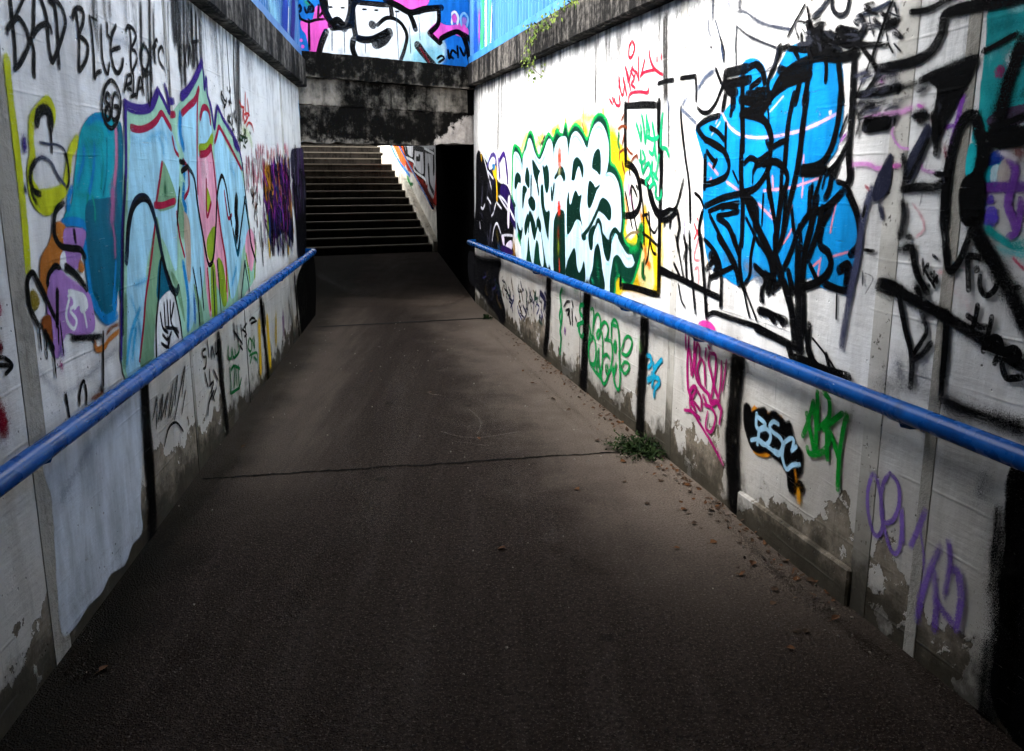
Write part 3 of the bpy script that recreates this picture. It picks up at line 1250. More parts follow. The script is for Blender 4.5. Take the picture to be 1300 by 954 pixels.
    def build(self):
        me = bpy.data.meshes.new(self.name)
        lay = .0034 if self.base is None else self.base
        me.from_pydata([tuple(self.fr.pt(a, b, lay + c)) for a, b, c in self.V], [], self.Fc)
        me.update()
        uv = me.uv_layers.new(name='Profile')
        ca = me.color_attributes.new('Col', 'FLOAT_COLOR', 'POINT')
        for i, c in enumerate(self.col):
            ca.data[i].color = c
        for l in me.loops:
            uv.data[l.index].uv = self.prof[l.vertex_index]
        me.materials.append(M['paint'])
        # every face looks out from its wall
        bm = bmesh.new()
        bm.from_mesh(me)
        bm.normal_update()
        for f in bm.faces:
            if f.normal.dot(self.fr.n) < 0:
                f.normal_flip()
        bm.to_mesh(me)
        bm.free()
        o = link(bpy.data.objects.new(self.name, me))
        o.parent = self.parent
        o.matrix_parent_inverse.identity()
        if self.parent is not None and self.parent.location.length > 0:
            o.location = -self.parent.location
        if self.label:
            o['label'] = self.label
        return o
# ================================================================== left wall
def LP(name, label, **k):
    return Paint(FL, wallL, name, label, wmul=.74, **k)


# grey-white repaint patch under the rail and dull washes
p = LP('painted_patch', 'dull grey white repaint patches')
p.f('#c9d0da', '62,560 175,478 180,560 178,640 180,672 168,690 158,716 140,728 128,752 112,766 98,790 80,802 74,740 68,640', 6, .85)
p.s('#4a4640', 30, '84,812 120,768 150,728 180,690', .97, .45)
p.s('#6a655c', 50, '84,780 130,730 178,670', .97, .3)
p.s('#8d93a0', 60, '75,640 120,560 165,510', .9, .55)
p.s('#9a9ca4', 40, '50,470 80,500 120,470 150,440', .9, .5)
p.s('#a9b0bc', 60, '60,30 120,40 170,60', .95, .5)
p.build()

p = LP('stain', 'dark run-off stains under the coping', mist=0)
rnd = random.Random(31)
for x, y0, y1, w_, o in ((122, -10, 60, 40, .5), (135, -10, 40, 40, .45), (160, -10, 70, 30, .35), (176, 0, 110, 34, .6), (187, -5, 130, 40, .75), (193, 10, 90, 30, .6), (222, 0, 70, 60, .85), (230, 5, 100, 60, .7),
                         (240, 10, 70, 60, .8), (252, 20, 110, 30, .75), (246, 15, 80, 50, .6), (272, 30, 90, 26, .4), (284, 35, 160, 12, .6), (300, 50, 150, 26, .75), (303, 55, 190, 22, .8), (318, 62, 110, 16, .35), (340, 75, 130, 16, .3),
                         (210, 0, 120, 20, .5), (100, -10, 30, 40, .3)):
    for j in range(5):
        xx = x + rnd.uniform(-4, 4)
        p.s(rnd.choice(['#1a1918', '#33302e', '#26241f']), w_ * rnd.uniform(.25, .8), [(xx, y0 + rnd.uniform(-8, 6)), (xx + 1, (y0 + y1) / 2), (xx + 3, y1 + rnd.uniform(-25, 14))], .97, min(1, o * rnd.uniform(.8, 1.5)))
p.build()

p = LP('graffiti_line', 'tall fluorescent yellow vertical line')
p.s('ye', 26, '9,76 12,110 20,175 29,256 33,300 36,343', .35, .95)
p.build()

# ---- teal blob, pink streak, S shape, orange and lilac remains
p = LP('graffiti_piece', 'yellow green S with a broken black outline')
p.v(0, 110, 6.5)
p.s('ye', 26, '430,310 440,200 400,120 340,170 270,260 260,420 270,560 250,700 260,850', .5)
p.s('ye', 30, '640,440 580,560 560,720 520,860 400,900 300,900', .5)
p.f('ye', '250,760 300,830 360,905 470,900 510,830 560,760 560,850 480,960 420,1040 360,1040 290,980 250,880', 5)
p.s('k', 26, '305,300 320,220 370,190 415,230 420,340', .45)
p.s('k', 9, '415,330 425,420 432,560', .5, taper=True)
p.s('sl', 7, '330,460 400,475 470,480 530,520 550,600 570,700', .6, .85)
p.s('k', 11, '540,540 560,640 570,780 550,840', .6)
p.s('sl', 12, '290,630 330,590 370,590 430,640 480,740 540,820', .6, .9)
p.s('k', 20, '290,620 260,680 250,770 280,860 330,890', .6, .95)
p.s('k', 14, '255,830 270,900 300,960', .6, .9)
p.s('pu', 26, '200,420 205,520', .8, .9)
p.s('n', 14, '205,830 210,880', .7, .9)
p.build()

p = LP('graffiti_piece', 'teal capsule shape with blue rim and pink streak')
p.f('tq', '92,256 98,200 104,165 118,147 134,146 146,160 153,190 155,240 152,280 153,310 150,360 146,395 138,408 126,398 117,370 112,330 110,290 84,282 82,276 88,262', 3)
p.f('te', '111,262 128,255 150,258 153,310 150,360 143,392 133,396 123,380 114,350 110,300', 5, .95)
p.f('te', '150,160 155,170 157,250 156,330 154,380 148,330 147,220', 4, .9)
p.v(0, 110, 6.5)
p.s('te', 30, '700,450 690,640 640,840 620,900', .9, .55)
p.s('tl', 26, '730,330 800,350 850,400 800,470 720,440', .8, .8)
p.s('tl', 24, '700,430 740,600 760,800 700,900 620,870', .8, .7)
p.s('bl', 22, '640,780 690,600 690,500', .8, .8)
p.s('bl', 24, '720,300 800,250 870,290 900,360', .7, .7)
p.s('bl', 22, '780,480 770,700 730,900', .8, .8)
p.s('#0a8c7c', 20, '830,480 850,620 830,860', .8, .6)
p.s('#0a5a70', 16, '880,420 880,700 850,900', .8, .6)
p.s('#c77fa0', 22, '955,350 960,600 940,820', .7, .9)
p.s('#a87a9c', 50, '930,820 940,930', .8, .7)
p.v(0, 240, 6.5)
p.s('#b070a0', 34, '930,0 930,150 920,280', .8, .85)
p.s('#b070a0', 16, '930,300 945,420 950,560', .7, .8)
p.s('bl', 10, '955,600 945,800 930,960', .5)
p.s('#14a08a', 16, '760,60 780,150 785,260', .8, .8)
p.s('#14a08a', 12, '730,40 715,110', .8, .8)
p.s('bl', 20, '520,280 600,270 690,300 690,400 710,560 735,760 760,900 800,960', .4)
p.s('bl', 22, '560,160 570,60 590,0', .6)
p.v(0, 370, 6.5)
p.s('bl', 22, '740,20 800,150 870,230 930,200 950,100 945,0', .4)
p.s('bl', 26, '880,240 960,200', .5)
p.build()

p = LP('graffiti_piece', 'faded orange and lilac letters with dripping black lines')
p.v(0, 240, 6.5)
p.f('og', '470,280 540,330 520,420 520,520 470,640 420,700 430,800 400,900 350,850 335,700 345,580 400,470 430,390', 4, .95)
p.f('li', '540,340 690,350 690,430 670,520 640,640 560,640 520,600 530,470', 4)
p.f('li', '430,680 500,680 550,740 640,800 720,860 760,980 770,1150 640,1200 600,1180 540,1180 500,1300 480,1380 440,1330 440,1150 400,1050 400,850', 5)
p.f('wh', '500,560 530,520 540,640 500,640', 3, .8)
p.f('og', '660,590 690,640 680,680 650,660', 3, .8)
p.v(0, 370, 6.5)
p.s('wh', 10, '570,60 545,180 560,260 610,310 630,240 590,180 580,150 650,100 690,170 715,290', .5)
p.s('wh', 9, '560,40 620,10 680,30', .6)
p.f('wh', '560,0 640,10 700,40 720,130 670,170 650,110 610,150 600,60', 3, .85)
p.f('br', '350,240 410,210 420,330 430,420 390,380', 4)
p.f('#8c7a20', '260,0 300,20 320,100 290,150 260,100', 4, .8)
p.s('og', 16, '780,420 800,480 860,460 900,400 980,330', .6, .9)
p.s('br', 14, '880,350 920,300 980,270', .7, .8)
p.s('mg', 26, '500,580 510,640', .9, .8)
p.s('vi', 40, '500,440 520,530', .9, .7)
p.v(0, 240, 6.5)
p.s('k', 15, '520,120 460,180 445,290 450,390 500,470 580,490 660,500 700,560', .4)
p.s('k', 14, '610,350 620,430', .5)
p.s('k', 15, '390,790 400,710 450,640 490,650', .5)
p.s('k', 16, '540,640 620,700 690,790 710,830', .45)
p.s('k', 15, '470,840 470,960 470,1130', .4)
p.s('k', 14, '235,900 225,760 265,690 310,760 370,880 420,1000 460,1080', .4)
p.s('k', 15, '225,820 240,960 290,1080 330,1140', .4)
p.s('k', 15, '370,1180 410,1260 440,1320', .5)
p.s('k', 7, '320,1150 340,1340', .4, taper=True)
p.s('k', 7, '375,1200 388,1400', .4, taper=True)
p.s('k', 7, '437,1300 462,1560', .4, taper=True)
p.s('k', 6, '478,1130 482,1290', .4, taper=True)
p.s('k', 6, '492,1090 525,1380', .4, taper=True)
p.v(0, 370, 6.5)
p.s('k', 16, '600,385 660,385 750,380 830,370', .6)
p.s('k', 8, '760,370 775,420', .5)
p.s('k', 9, '850,340 850,540 852,800', .35)
p.s('k', 40, '830,810 850,830', .9, .9)
p.s('k', 11, '660,930 660,840 690,740 715,830 715,930', .6)
p.s('k', 10, '545,860 555,930', .5)
p.v(0, 440, 6.5)
p.s('k', 9, '545,390 560,480 575,590', .5)
p.s('k', 60, '700,230 700,260', .95, .35)
p.s('br', 20, '760,430 840,390', .8, .8)
p.build()

# ---- the big blue and pink lettering
p = LP('graffiti_piece', 'large pale blue and pink lettering with purple outline')
p.v(140, 70, 6.5)
# mint body then pale blue letters
p.f('mi', '130,440 200,470 320,470 400,340 490,480 575,400 690,260 760,110 800,350 855,600 885,480 1000,690 1075,860 1110,1130 1150,1400 1190,1800 1120,1950 1060,2060 960,2140 820,2220 690,2290 300,2570 110,2620 100,1700 110,900', 3)
p.f('cy', '175,620 260,630 350,600 420,500 495,610 560,830 560,1100 545,1400 540,1770 420,1500 300,1700 260,2560 130,2600 140,1800 150,1100 165,760', 3)
p.f('cy', '590,480 680,410 720,340 722,800 770,1150 790,1480 760,1900 700,2150 640,2260 630,1900 610,1500 620,1100 610,830 560,700 560,560', 3)
p.f('cy', '740,560 775,450 815,470 835,640 790,760 735,780', 3)
p.f('cy', '900,620 960,760 1060,930 1100,1080 1130,1250 1140,1480 1090,1600 1060,1840 1010,2000 970,1900 930,1600 880,1300 870,1000 860,740', 3)
p.f('pk', '735,840 790,830 830,790 860,930 880,1150 890,1350 930,1600 970,1990 940,2020 880,1900 840,1780 800,1740 830,2100 820,2140 790,1900 770,1600 725,1150 725,900', 3)
p.f('wh', '760,900 800,900 800,1300 770,1200', 10, .35)
p.f('ol', '735,740 790,730 840,650 840,740 790,790 735,800', 2)
p.f('ol', '795,1100 830,1220 810,1290 795,1260', 2)
p.f('ol', '860,1420 800,1520 800,1640 830,1700 860,1620', 2)
p.f('ol', '830,1750 860,1740 880,2150 840,2150', 2)
p.f('ol', '885,1690 930,1750 960,2020 930,2060 900,1900', 3)
p.s('ol', 12, '950,1700 985,1990', .6)
p.f('pk', '1145,1440 1180,1480 1190,1600 1165,1780 1120,1650 1115,1540', 2)
p.s('mg', 9, '1160,1500 1165,1640', .9, .4)
p.s('ol', 14, '1120,1650 1150,1860', .6)
p.s('ol', 14, '1200,1560 1190,1840', .6)
# deep sky-blue shading inside the letters
for q, o in (('300,700 420,640 470,720', .6), ('380,640 430,750 440,830', .6), ('200,1900 300,1850 340,1800', .7), ('170,2000 230,2200 260,2400', .7),
             ('480,640 540,760', .5), ('170,680 240,720 380,700', .4), ('1000,1900 1040,1750', .7), ('980,900 1030,1000', .5), ('900,1250 930,1400', .4),
             ('690,1800 720,2000', .5)):
    p.s('sk', 30, q, .95, o)
p.s('az', 26, '575,500 575,640 600,760', .5, .95)
p.s('az', 20, '600,880 610,1000', .5, .9)
p.s('az', 20, '605,1080 600,1200 620,1260 615,1330', .5, .9)
p.s('az', 22, '600,1720 640,2000 640,2260', .5, .9)
p.s('nb', 30, '690,1990 700,2200', .8, .8)
p.s('sk', 22, '240,2100 170,2300 130,2560', .7, .9)
p.s('#13a8dc', 36, '210,2240 180,2500', .9, .8)
# green shaded wedge parts
p.f('gr', '430,890 530,1130 535,1230 490,1260 400,1270 395,1180', 3)
p.s('#2a6a44', 26, '450,1080 450,1150', .9, .9)
p.f('gr', '375,1360 400,1420 420,1600 400,1780 380,2000 370,2400 340,2500 250,2560 270,2300 300,1950 330,1650', 3)
p.f('te', '410,1700 440,1750 490,1920 440,1980 400,2000 385,1950', 6, .9)
p.f('wh', '400,2060 500,1960 560,2120 590,2330 580,2420 500,2500 380,2560 370,2300', 5, .75)
p.f('gr', '500,1800 560,1900 590,2040 610,2200 560,2000', 3)
p.s('gr', 30, '130,1000 120,1300', .7, .8)
p.s('#6f9a78', 26, '125,2000 115,2560', .6, .9)
p.f('gr', '690,1900 740,2050 770,2250 760,2320 720,2100', 4, .9)
p.f('#c4b29c', '590,1300 650,1400 660,1800 640,1850 610,1500', 4, .8)
p.f('gr', '560,1200 600,1300 600,1500 570,1450', 4, .7)
p.f('#b7c9b4', '1100,1700 1060,1900 1060,2050 1090,1900', 4, .8)
# red inner lines
p.s('rd', 13, '172,600 240,615 320,590 380,540 420,480 460,540 498,605', .2)
p.s('rd', 13, '495,495 530,490', .3)
p.s('rd', 13, '590,480 650,420 700,370 728,280', .2)
p.s('rd', 9, '725,280 715,500 715,900 720,1140', .3)
p.s('rd', 12, '740,520 760,440 790,435 815,480 825,560', .25)
p.s('rd', 10, '860,720 880,650 895,595 930,650 1000,780 1080,940', .25)
p.s('rd', 14, '740,820 790,810 830,760', .2)
p.s('rd', 9, '830,760 850,900 880,1200', .3)
p.s('rd', 9, '510,680 530,780 560,830', .3)
p.s('rd', 10, '600,870 640,950 645,1100 610,1180', .3)
p.s('rd', 10, '425,890 395,1100 375,1230', .25)
p.s('rd', 13, '365,1240 430,1240 500,1215 530,1205', .2)
p.s('rd', 9, '370,1360 350,1560 320,1800 290,2000 270,2250 240,2520', .25)
p.s('rd', 9, '545,1300 570,1500 610,1660', .3)
p.s('rd', 9, '790,1030 795,1330 830,1220', .3)
p.s('re', 11, '880,1200 910,1450 950,1700 960,1940', .25)
p.s('re', 10, '800,1770 825,2100', .3)
p.s('rd', 9, '940,1130 960,1280 975,1350 1000,1320', .3)
# black / navy lines
p.s('n', 18, '130,1700 150,1400 190,1240 250,1180 310,1200 360,1330 400,1520 440,1720 490,1900 540,1960 560,1920', .25)
p.s('k', 10, '130,1500 160,1330 220,1210 280,1185 330,1240', .3)
p.s('k', 10, '640,930 690,1020 720,1250 760,1480 800,1700 825,1730 850,1660 870,1400 880,1160 915,1000 950,1080 980,1280 1000,1400', .25)
p.s('k', 9, '550,1400 560,1200 570,1100', .4)
p.s('k', 9, '1110,1180 1080,1400 1050,1620 1030,1560 1010,1440', .3)
p.s('k', 9, '1105,1180 1140,1400 1160,1560 1200,1700', .3)
p.s('k', 30, '1040,1190 1035,1300 1045,1400 1035,1510', .35)
p.s('te', 10, '1025,1520 1050,1650 1070,1540', .4)
p.s('k', 9, '380,2560 375,2250 395,2000 415,1690 450,1750 520,1950 570,2180 590,2330', .3)
p.s('n', 8, '680,1760 720,2000 740,2300', .4)
p.s('n', 8, '740,1760 770,2100', .4)
p.s('n', 8, '845,1760 865,2250', .4)
p.s('n', 8, '880,1700 915,2150', .4)
p.s('n', 8, '1110,1700 1070,2080', .4)
p.s('n', 8, '1110,1720 1150,1960', .4)
p.s('k', 12, '570,880 610,890', .4)
p.s('k', 12, '585,960 640,920', .4)
# purple outline
p.s('pu', 20, '120,400 170,435 250,450 310,440 350,400 390,300', .3)
p.s('pu', 13, '390,285 440,380 485,470 470,330 450,255', .3)
p.s('pu', 16, '490,385 520,380', .4)
p.s('pu', 18, '585,345 640,290 700,190 755,60', .3)
p.s('pu', 11, '755,60 768,170 775,280 790,190 800,330 830,430 855,600 870,500 885,430 930,530 1000,640 1050,740 1080,860 1090,940', .3)
p.s('pu', 20, '1020,720 1050,770', .5)
p.s('k', 9, '1090,900 1110,1120 1130,1300', .4)
p.s('pu', 15, '122,390 125,700 125,949 112,1200 100,1500 95,1900', .35)
p.s('pu', 13, '95,1850 92,2100 88,2500', .5)
p.s('n', 14, '115,1000 105,1500 100,1900 100,2300', .6, .9)
p.build()

# ---- lettering at the top of the wall
p = LP('graffiti_tag', 'black capital letters sprayed along the top')
p.v(0, 0, 7.95)
p.s('k', 11, '105,-40 115,60 130,220 150,420 160,600 165,700', .35)
p.s('k', 9, '250,-30 200,80 150,180 90,290 80,340', .5)
p.s('k', 12, '80,290 120,240 180,180 240,240 280,330 300,430 260,540 200,650 150,700', .35)
p.s('k', 12, '350,-40 345,100 340,300 320,400 345,520 345,680 350,770', .4)
p.s('k', 12, '410,-20 450,90 480,230 490,400 510,540 530,630', .35)
p.s('k', 12, '340,360 380,290 450,245 500,260 520,320', .35)
p.s('k', 12, '500,10 550,60 570,180 585,380 590,540 600,680', .35)
p.s('k', 11, '520,-10 590,30 640,110 665,220 640,340 600,460 560,570 530,630', .35)
p.s('k', 11, '735,190 760,100 810,85 845,130 840,230 810,310 800,400', .4)
p.s('k', 10, '770,110 785,250 800,400 800,560 800,720', .35)
p.s('k', 11, '800,370 850,400 890,470 880,570 850,650 800,720', .35)
p.s('k', 9, '905,170 925,300 940,460 950,600 955,790', .35)
p.s('k', 10, '955,790 980,740 1020,720', .35)
p.s('k', 7, '910,170 980,210', .6, .8)
p.s('k', 8, '1020,260 1025,420 1040,620 1085,750 1105,640', .35)
p.s('k', 9, '1085,240 1090,350 1130,400', .5)
p.s('k', 10, '1170,260 1125,380 1120,520 1150,680 1190,740 1230,680 1243,600', .35)
p.s('k', 10, '1120,510 1210,480', .4)
p.v(60, 0, 6.5)
p.s('k', 9, '650,250 670,215 690,300 690,450 695,570', .35)
p.s('k', 8, '670,215 710,240 735,300 710,370 690,400 730,430 740,500 700,600', .35)
p.s('k', 10, '800,360 770,450 790,560 820,580 840,480 820,400 790,380', .4)
p.s('k', 9, '870,400 900,330 910,340', .4)
p.s('k', 8, '900,370 880,430 890,520', .5)
p.s('k', 8, '960,430 945,385 920,430 930,510 965,570', .4)
p.build()

p = LP('graffiti_tag', 'small black letters beside the circled number')
p.v(60, 0, 6.5)
p.s('k', 8, '655,640 645,700 630,760', .35)
p.s('k', 8, '655,630 685,620 690,680 650,710 690,745', .35)
p.s('k', 8, '705,600 710,700 705,800', .35)
p.s('k', 8, '690,800 730,780', .35)
p.s('k', 8, '735,810 750,700 765,640 780,710 795,780', .35)
p.s('k', 7, '745,740 780,720', .4)
p.s('k', 8, '820,610 825,700 830,850', .4)
p.s('k', 14, '790,620 840,600', .5)
p.s('k', 9, '860,760 840,880', .6, .8)
p.build()

p = LP('graffiti_tag', 'black number in a black circle')
p.v(60, 0, 6.5)
p.s('k', 9, '525,665 570,710 600,800 600,900 575,1000 530,1060 480,1020 450,920 455,800 480,710', .35, closed=True)
p.s('k', 9, '520,800 490,770 480,830 510,880 520,960 490,990 475,920 510,860', .3)
p.s('k', 9, '580,800 555,770 535,840 530,960 550,990 580,960 585,890 550,880', .3)
p.s('k', 26, '500,780 495,980', .8, .45)
p.build()

p = LP('graffiti_tag', 'thin black letters over the purple spike')
p.v(60, 0, 6.5)
p.s('k', 7, '1110,400 1090,390 1090,520 1110,540', .4)
p.s('k', 7, '1090,460 1108,450', .4)
p.s('k', 6, '1120,370 1150,560', .4)
p.s('k', 6, '1150,370 1130,580', .4)
p.s('k', 7, '1165,540 1175,380 1200,560', .4)
p.s('k', 7, '1220,350 1215,560', .4)
p.s('k', 8, '1190,350 1245,340', .4)
p.s('k', 6, '1230,470 1240,540', .5)
p.build()

p = LP('graffiti_tag', 'small black scrawl left of the dark joint')
p.v(270, 100, 10)
for q in ('110,170 150,270 180,290', '120,160 110,240 160,340 180,250', '185,110 190,140', '210,160 225,180 225,120', '200,290 240,310',
          '220,260 210,340', '140,370 155,350', '200,460 190,530 220,560', '225,460 210,520 235,590', '255,440 250,570', '270,470 290,540',
          '280,410 270,470', '250,660 265,640 270,680', '300,480 300,550'):
    p.s('k', 5.5, q, .3)
p.build()
p = LP('graffiti_tag', 'thin red scrawl right of the dark joint')
p.v(270, 100, 10)
for q in ('340,290 370,360 400,370 390,460 410,560', '415,180 415,350 430,500', '440,260 460,420 450,480 420,540', '400,460 440,440 470,470',
          '385,400 385,530', '430,610 460,560 500,590 520,670', '430,530 400,570'):
    p.s('#c83a3a', 5.5, q, .3, .9)
p.build()
p = LP('graffiti_tag', 'small green and black scrawl')
p.v(270, 100, 10)
p.s('#c9dd9a', 40, '380,640 460,720 500,840', .9, .6)
for q in ('360,680 380,760 420,650', '400,640 420,700 400,800', '350,720 440,760', '410,820 440,790', '470,680 480,700', '390,850 420,880', '330,770 380,790'):
    p.s('#243a20', 5, q, .3)
p.build()

# ---- multicoloured drips and the dark purple panel
p = LP('graffiti_piece', 'dark purple and black dripping paint panel')
rnd = random.Random(11)
p.v(270, 185, 10)
p.f('#1a1226', '680,330 740,270 880,280 940,360 980,480 1010,900 1020,1200 975,1150 900,1080 840,1130 780,1160 740,1080 690,860 650,500', 6, .97)
cols = ['#5a1f7a', '#7a2f96', '#2a1850', '#101428', '#7a1c3a', '#c88a2a', '#1a3a6a', '#0a0a10', '#401050', '#983a8a']
for i in range(210):
    x = rnd.uniform(635, 1000)
    y = rnd.uniform(120, 950) if i % 3 else rnd.uniform(110, 330)
    ln = rnd.uniform(100, 420)
    c = rnd.choice(cols)
    if 660 < x < 730 and y < 500:
        c = rnd.choice(['#c88a2a', '#a86a1c', '#7a4a1a'])
    p.s(c, rnd.uniform(3, 10), [(x, y), (x + rnd.uniform(-8, 18), y + ln * .5), (x + rnd.uniform(0, 40), y + ln)], .5, .9)
for i in range(80):
    x = rnd.uniform(690, 1020)
    y = rnd.uniform(800, 1150)
    p.s(rnd.choice(['#0c0a12', '#150e20', '#2a1840', '#0a1020', '#203a78']), rnd.uniform(4, 9), [(x, y), (x + 6, y + 120), (x + 10, min(1390, y + rnd.uniform(130, 420)))], .45, .95)
p.s('ol', 14, '690,900 705,1080', .6)
p.s('go', 14, '710,1200 725,1400', .6)
p.s('go', 10, '955,1290 965,1370', .6)
p.build()

p = LP('graffiti_drips', 'thin red and pink running drips')
p.v(270, 185, 10)
for i in range(44):
    x = rnd.uniform(420, 640)
    y = rnd.uniform(-10, 420)
    ln = rnd.uniform(60, 330)
    p.s(rnd.choice(['#b8304a', '#d87a90', '#7a2030', '#3a1020', '#c8607a', '#8a6a50', '#2a2028']), rnd.uniform(3, 6), [(x, y), (x + 3, y + ln * .5), (x + 8, y + ln)], .4, .9)
for i in range(34):
    x = rnd.uniform(540, 960)
    y = rnd.uniform(-30, 90)
    p.s(rnd.choice(['#e05030', '#b02a60', '#e88a9a', '#7a2a7a', '#d84a3a']), rnd.uniform(4, 10), [(x, y), (x + 2, y + 50), (x + 3, y + rnd.uniform(60, 130))], .7, .8)
for q in ('480,560 500,640 530,600 500,740', '560,520 540,620', '570,740 540,800 530,900', '510,660 520,780', '450,460 460,520'):
    p.s('k', 5, q, .35)
for i in range(26):
    x = rnd.uniform(470, 600)
    y = rnd.uniform(520, 1250)
    p.s(rnd.choice(['#18141c', '#3a2028', '#6a3a20', '#281828', '#9a6a4a']), rnd.uniform(4, 7), [(x + (y - 500) * .06, y), (x + 10 + (y - 500) * .06, y + rnd.uniform(50, 140))], .4, .9)
p.s('#8a6a88', 34, '640,840 650,1000 670,1250', .7, .6)
p.s('k', 8, '610,980 625,1300 640,1520', .4)
p.build()

p = LP('graffiti_piece', 'grey black scrubbed panel at the dark end')
p.v(270, 185, 10)
p.f('#39384a', '1000,90 1040,60 1140,60 1150,200 1170,600 1180,1100 1180,1300 1090,1420 1060,1000 1030,500 1000,250', 5, .95)
p.f('#0e0e12', '1030,420 1170,380 1180,900 1180,1300 1110,1400 1060,1000', 8, .9)
for i in range(60):
    x = rnd.uniform(1000, 1160)
    y = rnd.uniform(-10, 700)
    p.s(rnd.choice(['#5a2a70', '#6a6a80', '#181820', '#3a3a50', '#2a2030']), rnd.uniform(4, 10), [(x, y), (x + 6, y + 100), (x + 14, y + rnd.uniform(130, 300))], .5, .8)
p.s('#7ab4e0', 14, '1090,-580 1095,-480 1110,-350', .8, .6)
p.build()

# ---- below the rail
p = LP('painted_stripe', 'black vertical stripes below the rail')
p.stripe(62, '183,480 187,560 193,640 193,700')
p.stripe(40, '277,428 281,480 287,530 288,546')
p.stripe(36, '331,380 335,420 339,460 341,486')
p.stripe(22, '374,350 377,390 380,425')
p.stripe(40, '388,340 391,380 392,420')
p.f('#0a0a0a', '378,352 398,328 399,418 386,432 380,400', 3, .85)  # darkness of the wall end at the tunnel mouth, filled in black
p.s('#1a1816', 60, '366,380 372,420', .97, .6)
p.build()
p = LP('dirt', 'grey smudges below the rail', mist=0)
for i in range(46):
    x = rnd.uniform(195, 385)
    y0, y1 = 480 - (x - 195) * .72, 690 - (x - 195) * 1.32
    y = rnd.uniform(y0, y1)
    p.s(rnd.choice(['#3a3630', '#4a453c', '#26231e']), rnd.uniform(14, 50), [(x, y), (x + 1, y + 16), (x + 2, y + rnd.uniform(25, 60))], .97, rnd.uniform(.12, .4))
p.build()
p = LP('graffiti_tag', 'black wavy letters under the rail')
p.v(160, 400, 5.417)
for q in ('180,720 200,620 210,570 205,780', '215,740 250,550 235,720', '240,720 285,540 265,700', '300,700 350,420 330,620', '330,720 400,360 380,560',
          '380,680 405,520', '290,700 320,460', '260,900 290,780 340,740 390,800'):
    p.s('k', 7, q, .45, .85)
p.s('k', 46, '270,740 350,700', .95, .4)
p.build()
p = LP('graffiti_tag', 'thin black letters in two rows under the rail')
p.v(160, 400, 5.417)
for q in ('545,235 525,250 530,290 550,290 545,360 530,370', '560,180 570,290', '585,300 590,220 605,290', '610,190 615,270 630,240 625,200', '540,400 560,490',
          '575,380 580,470', '600,380 630,450', '570,490 600,460 580,540', '600,520 570,600 560,690', '590,550 605,590', '620,500 600,560'):
    p.s('k', 6, q, .35)
p.build()
p = LP('graffiti_tag', 'small black letters with an arrow under the rail')
p.v(160, 400, 5.417)
for q in ('740,60 745,170', '760,80 770,190', '790,70 800,180', '810,90 830,60', '800,100 830,130 815,150', '850,40 870,20 890,30', '860,60 900,40', '740,110 800,200', '780,210 800,240'):
    p.s('k', 6, q, .4)
p.s('sl', 20, '760,80 780,180', .9, .5)
p.build()
p = LP('graffiti_tag', 'green letters in two rows under the rail')
p.v(160, 400, 5.417)
for q in ('700,220 700,290 720,300 725,230', '725,230 735,290 750,290 745,240', '750,290 775,250 770,200', '710,370 720,480 715,540', '720,380 740,350 745,440 740,500',
          '750,350 760,480', '770,350 775,490 790,440', '720,540 780,500', '745,350 780,370'):
    p.s('#14703a', 7, q, .35)
for q in ('845,170 840,230 860,250 865,180 850,160', '880,150 885,230 870,170 ', '850,280 900,260 905,330', '870,260 855,330', '880,290 900,310'):
    p.s('#2a7a40', 6, q, .35)
p.build()
p = LP('graffiti_patch', 'yellow and lilac paint near the dark end')
p.v(160, 400, 5.417)
p.s('go', 30, '915,60 920,200 925,380', .5, .95)
p.s('go', 30, '970,30 980,180 990,330', .5, .95)
p.s('#c8a818', 26, '1030,0 1030,200', .7, .8)
p.s('#7a5a80', 40, '1080,0 1085,120', .7, .7)
p.s('#6a5060', 30, '1120,0 1120,110', .8, .6)
p.build()
p = LP('graffiti_tag', 'black handwriting scribbled on the green letter')
p.v(140, 330, 6.5)
for q in ('410,440 430,560 470,600', '440,360 450,540', '465,340 480,560', '490,340 500,520 560,640', '520,360 500,480', '430,620 470,660 500,600', '520,560 560,600',
          '420,690 470,720 490,640', '450,560 550,570', '470,640 480,760'):
    p.s('#16161a', 8, q, .35)
p.s('#16161a', 50, '450,520 500,640', .9, .45)
p.build()
p = LP('graffiti_tag', 'small black arrow and strokes left of the grey strip')
p.v(0, 370, 6.5)
for q in ('-60,470 20,465', '-60,550 25,545', '40,550 105,612 50,680', '-60,605 100,612'):
    p.s('k', 9, q, .3)
p.s('mr', 34, '-10,440 0,470', .6)
p.build()
p = LP('graffiti_patch', 'dark red blob left of the grey strip')
p.s('#7a1024', 60, '-2,520 6,545', .7)
p.s('#a3174a', 30, '-4,385 -1,395', .6)
p.build()
# ================================================================== right wall
def RP(name, label, **k):
    return Paint(FR, wallR, name, label, **k)


def sh(pts, dx, dy):
    return [(x + dx, y + dy) for x, y in pts]


def pp(s):
    return [tuple(float(a) for a in q.split(',')) for q in s.split()]


rnd = random.Random(21)
